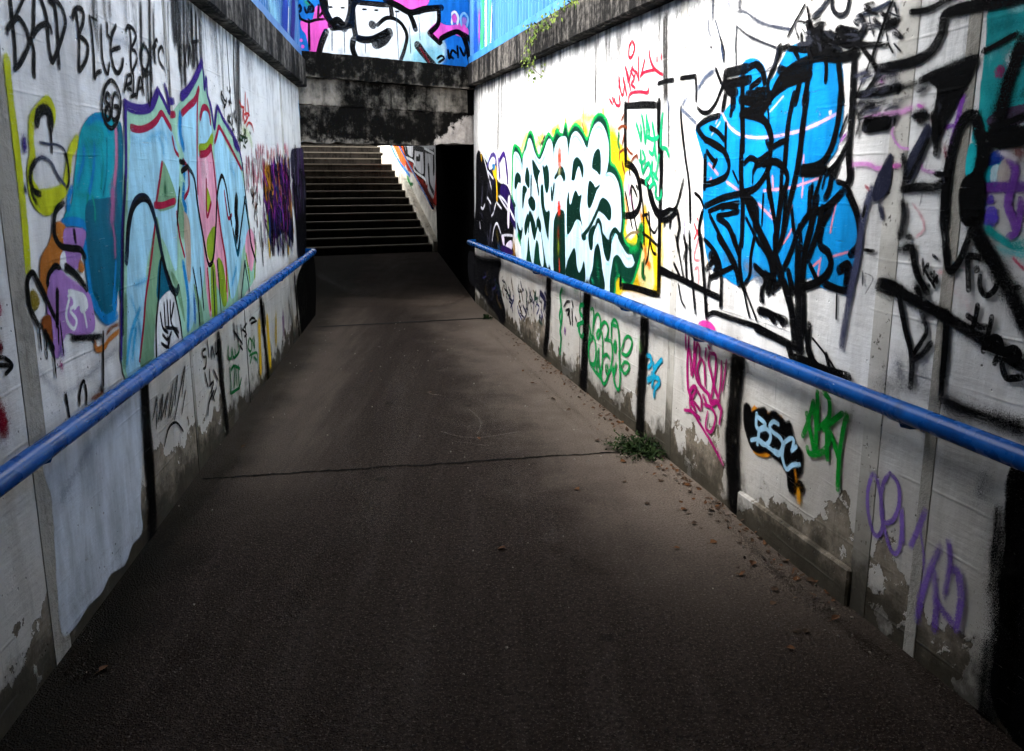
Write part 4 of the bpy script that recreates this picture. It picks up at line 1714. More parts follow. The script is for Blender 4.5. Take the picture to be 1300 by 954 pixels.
# ---- run-off stain columns of the upper wall
p = RP('stain', 'grey run-off stains under the coping', mist=0)
for x, y0, y1, w_, o in ((634, 112, 180, 20, .55), (625, 118, 185, 12, .45), (741, 62, 150, 16, .4), (757, 48, 130, 30, .5), (770, 46, 85, 60, .35), (785, 44, 80, 60, .45),
                         (775, 60, 80, 40, .4), (845, 20, 130, 24, .75), (848, 130, 200, 18, .55), (838, 10, 60, 14, .5), (880, 5, 90, 10, .3), (727, 66, 100, 10, .35),
                         (690, 85, 115, 16, .3), (714, 74, 96, 18, .35), (660, 100, 140, 10, .3), (874, 20, 150, 5, .5)):
    for j in range(4):
        xx = x + rnd.uniform(-2.5, 2.5)
        p.s(rnd.choice(['#2a2826', '#4a4642', '#3a3836']), w_ * rnd.uniform(.3, .8), [(xx, y0 + rnd.uniform(-6, 6)), (xx, (y0 + y1) / 2), (xx + rnd.uniform(-1, 1), y1 + rnd.uniform(-20, 12))],
            .97, min(1, o * rnd.uniform(.9, 1.6)))
p.build()

# ---- yellow and orange ground behind the letters
p = RP('graffiti_patch', 'sprayed yellow and orange ground around the bubble letters')
p.v(620, 130, 10)
for q, w_, o in (('300,1100 310,800 330,560', 24, .8), ('400,640 450,500 500,420', 34, .7), ('600,560 650,480 700,420', 40, .75), ('800,380 850,360 900,330', 34, .75),
                 ('980,200 970,320', 26, .7), ('1020,400 1100,300 1180,280', 40, .75), ('1220,300 1240,440', 40, .95), ('1180,180 1280,200 1340,170', 34, .7),
                 ('1450,60 1460,170', 22, .7), ('1530,400 1580,460 1600,700', 60, .9), ('1620,760 1660,900 1700,1000', 60, .9), ('1590,340 1650,330', 30, .5)):
    p.s('#f0d020', w_, q, .9, o)
p.s('#f4e060', 30, '1560,300 1600,600 1640,900', .9, .8)
p.f('#ecc81c', '1560,450 1640,520 1700,640 1760,760 1840,880 1880,960 1930,1100 1960,1300 2000,1400 2050,1500 2060,1700 2100,1900 2140,2100 2150,2400 2060,2400 1900,2340 1700,2350 1600,2450 1560,2000 1560,1000', 12, .9)
p.f('#f3efe6', '1750,960 1830,900 1900,1000 1960,1200 1930,1450 1880,1600 1800,1700 1750,1500 1740,1200', 10, .85)
p.f('#f5f3ec', '1960,1050 2040,1150 2120,1400 2150,1700 2090,1650 2010,1400', 10, .75)
p.f('#f7e9a0', '1920,2000 1980,1900 2050,2000 2080,2300 1940,2280', 14, .8)
p.s('#e8902a', 24, '1740,1200 1760,1400 1745,1560', .9, .8)
p.s('#e07a20', 20, '1930,1400 1960,1520', .9, .85)
p.s('#e0761c', 26, '1990,1850 2010,2000 2060,2100', .9, .8)
p.s('#d8a010', 26, '1990,1300 2010,1500', .9, .7)
p.s('#d89010', 30, '1840,2250 1960,2310', .9, .6)
p.s('#d89ac0', 16, '1780,1030 1800,1200 1850,1350', .8, .8)
p.s('#f4d848', 26, '2200,1500 2190,1800 2210,2100', .9, .7)
p.s('#d8e070', 18, '2210,1750 2220,2000', .9, .6)
p.s('#e0a060', 40, '1800,2450 1950,2480', .95, .5)
p.s('#c8402a', 9, '1420,40 1400,120', .6, .6)
for i in range(26):
    x = rnd.uniform(330, 1330)
    y = 620 - (x - 330) * .32 + rnd.uniform(-120, 60)
    p.s(rnd.choice(['#7ac070', '#e89a50', '#38804a', '#3a3418', '#d8b010', '#c06a30', '#68b8a8', '#2a2a20']), rnd.uniform(3, 6), [(x, y), (x + rnd.uniform(-30, 30), y + rnd.uniform(30, 90)), (x + rnd.uniform(-20, 50), y + rnd.uniform(60, 120))], .4, .85)
p.build()

# ---- bubble letters
p = RP('graffiti_piece', 'pale ice blue bubble letters with dark green outline')
p.v(620, 130, 10)
G = '300,1250 300,900 312,600 350,550 400,620 430,690 480,500 525,385 565,430 605,600 645,690 700,560 760,400 820,480 870,360 910,420 945,420 980,290 1012,420 1060,330 1112,290 1185,370 1252,470 1300,350 1350,220 1420,170 1490,230 1532,400 1548,600 1552,780 1605,830 1665,950 1695,1100 1718,1300 1722,1500 1712,1700 1780,1830 1880,1850 1912,1650 1948,1580 1952,1750 1932,1900 1892,2100 1832,2270 1770,2305 1700,2250 1655,2190 1612,2260 1580,2440 1400,2380 1000,2235 700,2120 450,2030 440,1900 380,1700 340,1500 300,1400'
p.f('gn', G, 5)
G2 = '318,1250 316,900 326,630 352,585 400,660 430,740 480,560 525,430 560,480 600,640 645,720 705,600 762,440 820,520 870,420 910,450 945,450 980,340 1010,460 1060,370 1112,325 1180,400 1252,520 1305,390 1355,260 1420,210 1478,260 1515,400 1532,600 1540,800 1600,870 1650,970 1680,1100 1702,1300 1706,1500 1700,1720 1775,1860 1880,1890 1925,1700 1930,1800 1912,1920 1870,2100 1820,2240 1765,2270 1705,2215 1650,2150 1600,2240 1565,2430 1400,2370 1000,2225 700,2110 470,2030 450,1900 400,1700 350,1500 318,1400'
p.f('dg', G2, 4)
I = ('315,980 322,690 352,645 392,690 420,800 432,930 445,700 485,600 512,480 545,500 590,660 650,748 700,650 750,520 782,490 812,560 832,720 845,600 900,470 980,452 '
     '1002,560 1016,775 1032,600 1062,440 1112,390 1172,450 1252,605 1292,450 1342,330 1402,280 1462,330 1510,480 1522,700 1502,850 1480,940 1532,912 1602,950 1652,1080 1678,1300 '
     '1682,1500 1662,1660 1610,1625 1560,1700 1530,1780 1500,1720 1440,1640 1420,1540 1395,1500 1360,1540 1330,1640 1280,1720 1225,1735 1190,1700 1170,1560 1130,1480 1090,1520 1040,1640 1010,1670 '
     '975,1600 975,1400 940,1400 900,1400 860,1440 835,1560 830,1700 770,1700 762,1500 700,1440 650,1420 610,1480 600,1590 560,1520 520,1410 480,1480 440,1600 400,1600 370,1500 350,1300 330,1250 310,1150')
p.f('ice', I, 3)
# lower drips of the letters
p.f('ice', '1662,1640 1640,1720 1700,1850 1762,1950 1812,1950 1825,1960 1850,2045 1800,2085 1745,2070 1690,1980 1640,1925 1590,1960 1560,2080 1540,2250 1530,2420 1472,2395 1462,2200 1432,2000 1402,1850 1382,1795 1352,1900 1322,2100 1280,2320 1212,2295 1215,2060 1190,2130 1152,2195 1122,2050 1092,1860 1060,1920 1000,2050 975,2200 970,1600 1000,1690 1040,1660 1130,1480 1190,1690 1225,1740 1290,1720 1340,1620 1395,1540 1440,1640 1450,1740 1470,1900 1505,2005 1540,1980 1560,1850 1600,1720', 3)
p.f('ice', '770,1400 832,1400 832,1700 840,1900 850,2100 820,2150 780,2060 770,1800', 2)
p.f('ice', '650,1420 690,1380 720,1560 760,1750 772,1900 770,2090 745,2080 720,1950 690,1750 660,1560', 2)
p.f('#c8e8f2', '430,1600 470,1500 512,1440 545,1500 590,1640 600,1740 640,1560 660,1640 680,1800 700,2000 690,2080 660,2000 640,1800 610,1740 590,1850 570,2050 540,1950 510,1700 490,1900 470,2030 430,2000 415,1800', 2)
p.f('ice', '345,1340 370,1320 380,1500 375,1650 350,1720 340,1500', 2, .9)
for q in ('355,680 400,740 425,860', '590,690 650,780 720,690', '1040,620 1070,470 1112,430 1170,500 1240,640', '1350,360 1400,310 1450,350', '1490,930 1540,930 1600,980 1640,1080',
          '1130,1500 1180,1620 1210,1745 1260,1720', '1400,1560 1450,1700', '1570,1760 1620,1660', '1700,1880 1760,1980 1810,1980', '480,1500 515,1420 560,1500', '980,1700 1010,1690', '840,640 880,520', '1500,2050 1530,2060'):
    p.s('#7fd4e4', 5, q, .7, .8)
D = ['560,745 600,800 640,870 658,875 640,915 620,1030 600,980 575,900', '690,805 712,845 742,805 768,900 768,1050 752,1130 735,1140 715,1060 705,920',
     '470,930 490,832 515,900 522,1000 516,1085 470,1010', '335,1080 340,960 372,902 408,950 410,1020 382,1010 355,1085', '440,1075 492,1110 470,1150 452,1250 434,1340',
     '508,1250 550,1205 592,1262 594,1350 562,1362 520,1300', '670,1080 692,1062 702,1200 712,1330 740,1410 778,1390 770,1550 760,1720 722,1560 690,1380 670,1230',
     '840,2160 832,1600 850,1460 892,1382 942,1382 966,1460 972,1900 968,2200', '1000,1300 1000,1600 1012,1672 1062,1600 1102,1500 1132,1472 1172,1500 1192,1570 1160,1400 1165,1300 1182,1180 1150,1202 1112,1132 1080,1200 1052,1300 1030,1290 1022,1150 1012,1200',
     '1060,960 1082,762 1132,712 1192,790 1207,870 1195,950 1180,880 1150,800 1120,870 1100,960 1082,985 1062,970', '1322,800 1345,662 1395,602 1422,680 1422,915 1382,872 1332,835',
     '1265,1150 1285,1010 1340,1052 1360,1090 1415,1052 1370,1130 1332,1250 1290,1335 1265,1300', '1390,1350 1432,1242 1466,1225 1522,1270 1556,1350 1556,1460 1530,1492 1480,1430 1402,1372',
     '1275,1690 1320,1590 1362,1580 1332,1700 1322,1850 1300,1870 1285,1830', '1445,1700 1470,1700 1530,1790 1560,1820 1540,1980 1510,2002 1470,1900', '1388,1805 1420,1900 1442,2100 1472,2370 1290,2300 1330,2100 1350,1900',
     '1090,1862 1112,1950 1122,2080 1152,2180 1190,2120 1216,2032 1212,2290 1000,2215 1000,2060 1040,1950', '510,1650 520,1400 560,1450 600,1580 590,1740 560,1650 530,1500',
     '470,1680 460,1560 500,1430 512,1500 490,1640', '840,960 870,900 900,830 940,830 965,900 975,960 960,1000 930,930 900,910 860,960', '630,1560 640,1490 660,1520 670,1600 655,1640']
for q in D:
    p.f('#06241c', q, 2.5)
for q in ('1200,1700 1280,1600 1340,1480 1400,1350', '1360,1580 1395,1500 1430,1560 1450,1680 1530,1780 1560,1680 1610,1620 1660,1680 1710,1760', '1190,1695 1205,1725 1235,1715',
          '540,1180 545,950', '620,1010 640,1160', '835,1050 810,1230 800,1100', '430,1620 410,1720 390,1640 370,1560'):
    p.s('#06241c', 9, q, .35)
p.s('gn', 26, '1840,1800 1800,1860 1900,1840', .8, .7)
p.s('#0f6a44', 20, '1620,2060 1640,2150 1640,2230', .9, .7)
p.s('#0f6a44', 26, '1380,2000 1400,2250', .95, .6)
p.s('#1aa078', 16, '1310,2250 1340,2290', .9, .6)
# orange-red drip through the middle
p.s('#d8431c', 26, '905,640 905,780', .6, .9)
p.s('#e88a60', 12, '905,520 905,640', .8, .6)
p.s('#8a8a60', 18, '905,840 900,920', .8, .8)
p.s('#c83020', 20, '895,1310 900,1380', .5, .95)
p.s('#6a2010', 26, '890,1600 890,1750', .9, .6)
p.s('#6a7a18', 20, '890,1780 890,1900', .9, .8)
p.s('#b83a2a', 10, '900,2000 905,2150', .7, .7)
p.s('#d09aa8', 8, '900,930 905,1300', .8, .5)
p.build()

# ---- black and violet piece at the dark end
p = RP('graffiti_piece', 'black panel with white and violet strokes at the tunnel mouth')
p.v(595, 180, 6.36)
p.f('#0c0c10', '66,110 110,110 150,180 200,230 240,330 300,380 340,560 360,700 350,850 380,930 330,900 100,820 40,800 60,500', 3, .98)
p.f('#181830', '160,220 180,130 210,110 225,200 215,330 180,330', 3, .8)
p.f('#f0ecf4', '165,180 195,125 215,150 200,200 170,220', 2)
p.s('#4a3a80', 9, '150,200 185,110 215,120 225,220', .5)
p.s('#4a2a80', 10, '240,140 250,290', .5)
p.s('#3a1f70', 10, '250,150 285,100 305,200 315,330', .45)
p.f('#e8e0f0', '270,180 290,140 300,240 310,330 290,300 275,330 265,300', 2)
p.f('#20104a', '255,400 280,350 320,380 350,480 370,600 380,700 350,640 300,520', 3)
p.s('#f0c020', 9, '210,210 225,320 230,480', .4)
p.f('#f0c020', '195,240 220,200 222,300', 2)
p.f('#2a78b0', '190,190 215,190 205,230', 2)
for q in ('245,440 280,500 320,560', '255,440 300,490 370,620', '225,490 265,540', '220,500 200,580 185,600', '190,800 205,700 230,660 260,740', '265,760 310,755 355,760',
          '150,450 180,500', '95,90 120,120 185,380', '100,530 115,545 130,510', '130,870 150,900 200,920', '90,650 95,700', '155,240 200,300'):
    p.s('#d8d8e4', 4, q, .3, .9)
p.f('#f0eaf6', '340,570 360,600 375,640 360,620', 1)
p.f('#eee4f4', '320,460 335,450 330,560 325,690 315,660', 2)
p.f('#e8dcf2', '268,770 285,770 290,840 300,870 285,860', 1)
p.f('#e8dcf2', '305,830 345,800 345,880 300,870', 1)
p.f('#2a1450', '270,840 350,880 350,910 270,890', 2)
p.s('#7a6a20', 26, '230,740 240,820', .9, .5)
p.s('#2a5a90', 30, '240,840 250,880', .9, .5)
p.s('#a87a30', 20, '365,820 370,920', .8, .8)
p.s('#8ac0e0', 20, '130,90 160,150', .9, .6)
p.s('go', 6, '100,100 105,150', .5)
for i in range(20):
    x = rnd.uniform(70, 200)
    y = rnd.uniform(200, 800)
    p.s(rnd.choice(['#2a2a34', '#3a3a48', '#202028', '#4a4a5c']), rnd.uniform(4, 9), [(x, y), (x + rnd.uniform(-15, 25), y + rnd.uniform(40, 120))], .6, .8)
p.build()
p = RP('graffiti_patch', 'dark scribbled wash under the rail near the tunnel')
p.v(600, 330, 9.286)
p.f('#101014', '-40,-60 100,0 220,20 330,30 300,200 330,400 380,640 340,700 250,560 120,400 20,300 -40,200', 8, .85)
for i in range(60):
    x = rnd.uniform(120, 860)
    y = rnd.uniform(.40 * x, 250 + .55 * x) + 20
    p.s(rnd.choice(['#22284a', '#2a3050', '#1a1c24', '#3a3a44', '#2a4a40', '#5a4a30', '#3a3a70']), rnd.uniform(3, 7), [(x, y), (x + rnd.uniform(-20, 30), y + rnd.uniform(30, 90)), (x + rnd.uniform(-30, 50), y + rnd.uniform(60, 170))], .5, .8)
p.s('#8a3a20', 40, '760,170 860,190', .9, .6)
p.s('#28284a', 14, '800,390 850,470 850,560', .5)
p.build()

# ---- yellow box, black outlines, thin scribbles
p = RP('graffiti_tag', 'black box outline and thin scribbles on the yellow paint')
p.v(720, 130, 10)
p.s('k', 11, '740,45 850,40 980,30 1130,35', .3)
p.s('k', 12, '738,30 740,200 736,400 742,600 745,780', .25)
p.s('k', 12, '745,780 800,800 850,850 890,930 920,1050 935,1200 915,1330 860,1420 780,1440 730,1440', .25)
p.s('k', 9, '920,990 1000,1030 1060,1130 1100,1280 1150,1380 1200,1430 1300,1370', .25)
p.s('k', 13, '1165,-10 1160,200 1165,400 1170,580 1190,640', .25)
p.s('k', 22, '1185,620 1185,660', .3)
p.s('k', 13, '1195,650 1195,900 1185,1200 1175,1600 1170,1900 1165,2300 1160,2430', .25)
p.s('k', 11, '1150,2440 1060,2420 900,2370 780,2345 700,2340', .3)
p.s('k', 11, '680,2340 680,2240', .3)
p.s('k', 13, '1180,2130 1230,2150 1320,2200', .3)
for q in ('740,1140 790,1400 830,1600', '800,1170 820,1060 860,1120 890,1200', '820,1100 830,1300 870,1540 900,1700', '900,1100 880,1060', '1000,1440 1060,1600 1110,1660 1145,1600',
          '930,1040 960,1280 975,1500 980,1800', '960,1440 1030,1420', '1040,1400 1060,1700', '950,1650 1040,1720 1150,1820', '1050,1740 1090,1900 1130,1930', '1050,1760 1030,1950 1000,2050',
          '980,2000 970,2200', '790,870 800,930', '960,1860 940,1800'):
    p.s('k', 5.5, q, .3)
p.s('#7a6a4a', 6, '740,1730 820,1660 920,1650', .5, .8)
for q in ('690,230 720,150', '650,340 700,300 760,320', '700,540 720,420', '665,640 720,600', '670,640 660,740', '760,580 800,640 830,660', '820,740 850,700 890,670', '700,760 730,900', '880,670 900,720'):
    p.s('#7a3a20', 5, q, .35)
p.s('#1a6a40', 9, '655,400 650,520 665,580', .4)
p.s('#1a5a28', 12, '960,2050 960,2200 990,2230', .6)
p.s('#1a6a28', 14, '940,1600 940,1700 900,1800', .7)
p.build()

p = RP('graffiti_tag', 'green handwritten letters in two rows inside the black box')
p.v(720, 130, 10)
for q in ('875,270 905,370 935,490', '935,490 940,380 930,290', '945,160 970,300 990,520', '990,520 1010,380 1005,170', '1020,250 1040,350 1040,440', '1020,440 1090,470 1160,440',
          '1080,260 1110,450 1100,600 1080,660 1040,620', '1210,150 1195,350 1190,560', '1110,540 1130,730', '930,610 940,760 960,900', '960,620 990,720 950,770 920,740', '960,900 1010,790 1040,770',
          '1040,770 1060,860 1040,950 1000,990 1010,1050', '1080,750 1075,900 1090,1000', '1170,680 1140,850 1110,960', '1100,900 1150,980', '1050,1080 1110,1020 1130,1090 1120,1160', '1120,1140 1140,1220 1190,1210 1200,1130', '1215,580 1260,590 1290,680'):
    p.s('#17a06a', 7, q, .3)
p.build()

p = RP('graffiti_tag', 'dark red handwriting with a crown of dots', wmul=0.85)
p.v(760, 30, 13)
for q, w_ in (('540,300 500,400 500,560 550,540 590,400 560,300', 7), ('650,550 655,700 655,940', 6), ('760,580 730,720 690,880', 6), ('690,870 740,810 830,780 920,760', 6),
              ('830,440 840,560 900,720 980,800 1050,840', 7), ('960,560 960,620', 6), ('1030,510 1030,600', 6), ('440,720 470,860 480,960', 7), ('560,700 520,860 500,960', 6),
              ('540,740 600,800 580,900', 6), ('400,880 420,1000', 7), ('330,880 340,960 330,1050', 7)):
    p.s('re', w_, q, .35)
p.v(600, 20, 4.146)
for q in ('720,440 735,465', '735,430 742,455', '745,435 755,470 775,470 770,420', '768,340 780,400 790,420 800,360', '800,350 810,420', '815,300 830,390', '830,290 850,330 835,360 855,380', '860,290 875,340',
          '820,450 830,410 880,400 920,405 925,380'):
    p.s('re', 6, q, .35)
p.build()

# ---- outlines and smears between the box and the blue scribble
p = RP('graffiti_tag', 'black square outlined letters with blue grey smears', wmul=0.85)
p.v(820, 60, 7.222)
p.s('k', 9, '110,335 170,315 250,300', .35)
p.s('k', 9, '320,285 390,275 455,265', .35)
p.s('k', 9, '455,265 460,380 460,490', .35)
p.s('k', 9, '320,560 325,700 350,930 365,1050 385,1180 400,1340 405,1600', .35)
p.s('#6a7488', 12, '325,570 400,640 460,700', .7, .8)
p.s('k', 9, '475,560 520,600 580,590 640,510 690,390 720,330', .35)
p.s('k', 9, '640,200 670,280 690,330', .4)
p.s('#4a5468', 20, '480,380 540,280 620,220', .85, .85)
p.s('#5a6884', 20, '200,480 210,580', .9, .7)
p.s('#5a6884', 20, '330,540 380,450', .9, .7)
p.s('#3a3a3a', 5, '590,340 585,540', .7, .7)
p.s('#3a4660', 8, '690,-20 710,120', .5)
p.s('#2a2a34', 5, '600,0 590,0', .5)
p.v(820, 180, 7.222)
p.s('k', 8, '20,430 60,580 130,650 210,620 280,600 345,350', .35)
p.s('k', 12, '30,480 90,650 180,720 290,640', .4)
p.s('k', 12, '290,640 310,780 290,900 300,1000', .45)
p.s('k', 9, '230,720 220,790', .5)
p.s('k', 7, '180,700 170,780', .5)
p.s('#7a6a90', 14, '375,520 360,700 350,850', .8, .7)
p.s('#d8a0c8', 14, '190,470 185,540', .9, .7)
p.s('#e8b8b8', 40, '250,150 280,260', .97, .4)
for q in ('440,750 480,860', '480,800 440,900', '470,700 475,720'):
    p.s('#c83040', 5, q, .4)
p.v(820, 300, 7.222)
p.s('#c87078', 7, '480,20 440,200 490,220', .5, .8)
p.s('#c87078', 7, '440,310 480,290 480,430', .5, .8)
p.s('k', 6, '275,0 310,180 350,400', .4)
p.s('k', 11, '350,0 370,120 350,200', .5)
p.s('k', 9, '380,80 370,200 375,400', .5)
p.s('k', 9, '260,250 320,380', .5)
p.s('k', 9, '400,-40 410,200 430,420 455,700', .4)
p.s('k', 6, '300,440 325,580 360,650', .4)
p.s('k', 13, '125,310 250,360 400,430 540,500 690,570', .35)
p.s('k', 11, '690,550 685,640', .4)
p.s('k', 11, '555,740 620,700 720,730 900,790 1050,840 1200,930', .35)
p.s('#f0c040', 10, '555,120 565,280', .8, .7)
p.build()

# ---- the blue and black scribble
p = RP('graffiti_piece', 'bright blue letter mass scribbled over in black')
p.f('az', '884,164 898,153 916,148 924,138 935,122 942,85 955,76 968,84 974,105 984,98 998,68 1010,58 1022,62 1042,65 1060,72 1067,84 1068,150 1060,190 1046,212 1064,235 1076,250 1089,290 1091,320 1079,345 1070,368 1040,361 1022,352 1000,362 985,356 962,349 940,361 920,351 905,341 897,321 894,281 893,241 896,216 890,188', 4)
p.v(960, 240, 7.222)
p.s('#0c6ab8', 40, '480,250 300,500 200,780', .95, .5)
p.s('#0c6ab8', 40, '80,500 60,700', .95, .5)
p.s('#5a6a80', 40, '-100,700 0,780 60,860', .9, .8)
p.s('#3a6a90', 40, '-300,620 -160,700', .95, .6)
p.s('#c8d4dc', 30, '-420,620 -390,720', .9, .7)
for c, q, w_ in (('#d8b8e0', '690,580 760,720 860,800 1000,830 1180,820 1300,795 1420,765 1580,700 1750,610', 6), ('#c0d0f0', '1140,590 1260,450', 4), ('#c0d0f0', '600,810 680,690', 4), ('#d8b8e0', '700,560 640,700', 4)):
    p.v(820, 60, 7.222)
    p.s(c, w_, q, .5, .85)
p.v(820, 180, 7.222)
for q in ('575,200 620,250 660,300', '740,370 850,450', '600,340 580,370', '1030,570 1120,660 1180,720', '1080,450 1200,440 1300,420', '1160,320 1165,420', '1150,600 1140,640'):
    p.s('#e0a0b8', 6, q, .5, .85)
p.v(960, 120, 7.222)
for q in ('80,880 290,860 430,820 600,760', '430,20 430,120', '435,560 430,780 420,940'):
    p.s('#e0a0b8', 5, q, .5, .85)
p.v(960, 240, 7.222)
for q in ('350,320 290,440 230,520', '740,100 700,280 680,400', '840,580 700,620', '510,720 590,650', '590,640 560,830', '330,160 250,330'):
    p.s('#e08a9a', 5, q, .5, .85)
p.dots('#e8f0f4', 5, '680,-700 500,840')
# black line work
K = []
v7 = (820, 60, 7.222)
for w_, q in ((16, '730,240 830,215 930,195'), (12, '930,200 1010,160 1065,210 1090,320'), (14, '890,220 885,500 890,946'), (16, '710,350 850,320 950,300'), (12, '730,420 705,570'),
              (18, '800,380 800,540'), (11, '790,560 780,620'), (16, '870,480 1000,500 1110,480'), (12, '930,430 1040,420 1100,400'), (10, '1050,300 960,370'), (12, '1100,540 1180,430 1290,350'),
              (18, '900,600 1000,620 1060,640'), (11, '470,740 520,690 600,650 670,630'), (11, '470,740 530,830 620,890 700,940'), (9, '590,740 660,780 720,850'), (12, '870,620 1000,560 1100,540'),
              (14, '720,280 760,400 830,420'), (8, '735,700 730,946'), (9, '1000,640 1090,700 1140,820 1150,946'), (9, '1180,910 1300,850'), (5, '1120,560 1130,680')):
    K.append((v7, w_, q))
v8 = (820, 180, 7.222)
for w_, q in ((11, '540,-20 690,60 760,190 740,310 640,370 550,395'), (9, '560,90 600,150 640,190'), (9, '650,170 620,230'), (12, '545,140 540,420'), (6, '450,470 500,520 530,600'),
              (9, '520,640 490,780 500,950'), (12, '550,590 700,520 870,475 1000,430 1090,320 1150,190'), (9, '580,640 700,590 850,560'), (9, '660,680 760,665 850,640'), (10, '700,610 740,590 840,600'),
              (10, '905,200 960,150 1020,190 990,270'), (9, '1020,190 1120,110'), (10, '1110,0 1145,100 1120,280 1150,520 1180,720'), (11, '1080,210 1180,185 1270,240'), (13, '905,470 960,640 1040,800 1110,950'),
              (7, '920,700 990,840 1040,946'), (9, '590,680 650,800 720,946'), (12, '660,700 760,780 820,946'), (10, '1250,220 1235,500 1200,780 1180,946'), (5, '1080,480 1065,770'), (4, '985,270 980,390'),
              (5, '800,270 850,380'), (14, '880,0 875,300 890,600 880,946'), (20, '920,520 1000,600 1010,800'), (10, '1290,480 1270,700 1250,900')):
    K.append((v8, w_, q))
b1 = (820, 300, 7.222)
for w_, q in ((11, '505,0 520,200 540,450 560,740'), (9, '540,30 640,150 690,300 690,640'), (11, '880,0 860,200 880,420 910,500'), (9, '1000,0 965,180 955,350 900,450'), (9, '590,380 740,310 830,265'),
              (15, '670,0 760,150 830,300 860,430'), (12, '810,0 850,150'), (11, '1000,270 1080,350 1160,365'), (18, '600,180 660,260 640,340'), (8, '590,350 575,480'), (5, '900,490 930,640 955,745'), (5, '920,510 970,640 1020,770'),
              (8, '1110,390 1060,530 1080,600'), (16, '1040,30 1140,200 1170,360'), (9, '1040,685 1180,720 1270,770'), (12, '1150,740 1180,780'), (12, '560,300 640,200'), (10, '1180,0 1190,300 1170,520')):
    K.append((b1, w_, q))
b2 = (960, 0, 7.222)
for w_, q in ((15, '130,900 210,750 310,640 450,565 600,520 760,530 930,490'), (17, '220,640 330,690 480,640'), (17, '240,760 330,740 490,690'), (10, '300,445 480,455 600,400 720,340'), (4, '290,330 360,200 450,40'), (5, '470,70 490,200 480,330'),
              (13, '500,590 470,780 440,946'), (13, '400,760 360,946'), (9, '635,500 645,620 640,750'), (12, '755,570 775,760 785,946'), (15, '905,470 895,700 885,946'), (17, '480,380 600,330 720,350 860,400'), (22, '520,300 570,370'),
              (18, '760,280 880,310 930,330'), (14, '860,410 940,340 1000,260'), (8, '350,460 390,530'), (16, '500,480 620,450 740,480'), (10, '540,470 700,480'), (16, '220,440 200,520'), (11, '0,590 60,660 80,760'), (9, '0,830 80,820'), (10, '130,940 110,760 170,600 210,430'),
              (9, '240,450 300,420'), (14, '480,220 530,300 600,250')):
    K.append((b2, w_, q))
b3 = (960, 120, 7.222)
for w_, q in ((13, '350,0 300,250 280,450 260,700'), (15, '470,0 430,300 400,560 360,780 320,946'), (13, '775,0 760,200 715,420 640,590 560,650 440,680'), (15, '895,0 870,300 850,540 865,740 840,830'), (12, '130,0 80,130 10,190'),
              (11, '0,190 100,260 145,400 130,560 110,700 125,946'), (9, '150,490 220,440 290,415'), (9, '0,620 100,560'), (11, '0,650 150,610 230,640 290,760 245,946'), (15, '430,710 540,690 650,700'), (10, '650,730 750,620 860,420'),
              (9, '750,800 830,835 865,910'), (13, '700,700 680,850 640,946'), (8, '600,750 560,880 540,946'), (8, '520,830 510,946'), (5, '640,740 610,860'), (9, '760,640 720,760'), (5, '770,380 840,190'), (22, '420,700 600,690')):
    K.append((b3, w_, q))
b4 = (960, 240, 7.222)
for w_, q in ((10, '110,0 170,280 185,500 160,720'), (14, '255,0 205,300 180,560 150,800 110,946'), (13, '340,0 300,180 250,420 200,560'), (13, '800,20 650,170 490,240 390,390 330,560 250,750'), (14, '840,20 920,200 958,400 940,520 870,600'),
              (14, '690,190 610,330 590,510 660,580 690,690 640,800 530,870 420,900'), (15, '0,330 100,520 200,740 290,946'), (16, '560,80 510,330 450,600 420,946'), (11, '0,720 90,790 150,800'), (18, '390,520 385,946'), (18, '770,740 850,710 830,880'),
              (12, '500,0 490,250'), (14, '610,180 570,380 480,650'), (8, '560,0 530,120'), (9, '330,180 350,400'), (10, '400,340 420,560'), (14, '300,760 340,946'), (10, '500,700 560,830'), (12, '630,870 760,920 850,940'), (14, '180,600 240,800 180,900')):
    K.append((b4, w_, q))
b5 = (960, 350, 7.222)
for w_, q in ((14, '0,480 150,550 330,640 430,690'), (18, '260,60 330,330 360,640'), (20, '390,60 395,350 400,700'), (11, '445,150 440,560'), (15, '490,460 480,650 540,800 640,890'), (18, '340,750 500,810 660,880 850,935'),
              (4, '520,570 640,720 740,870'), (4, '745,170 740,400'), (14, '30,320 90,335 150,360'), (14, '200,380 280,420'), (10, '120,360 175,420'), (8, '220,400 250,460'), (20, '90,0 120,120'), (12, '60,120 50,220'), (16, '300,640 340,780'), (9, '650,720 680,860')):
    K.append((b5, w_, q))
for (vw, w_, q) in K:
    p.v(*vw)
    p.s('k', w_ * .96, q, .3)
p.v(960, 350, 7.222)
p.s('#4a4c66', 20, '940,-600 880,-300 935,0 870,200 810,430 780,640', .7, .0)
p.build()

p = RP('graffiti_tag', 'slate grey long slanting stroke')
p.v(960, 240, 7.222)
p.s('#3f425c', 20, '1070,0 1010,180 970,380 935,650 880,900 830,1180 790,1430', .6, .92)
p.s('#2c2e40', 12, '1140,150 1170,270', .6, .9)
p.s('k', 6, '1000,560 1090,570', .5)
p.s('k', 9, '1010,160 985,260', .6)
p.s('#3a3a40', 6, '985,760 985,880', .6, .8)
p.s('#2a2a30', 3, '1000,770 1080,820 1010,960', .5, .6)
p.build()

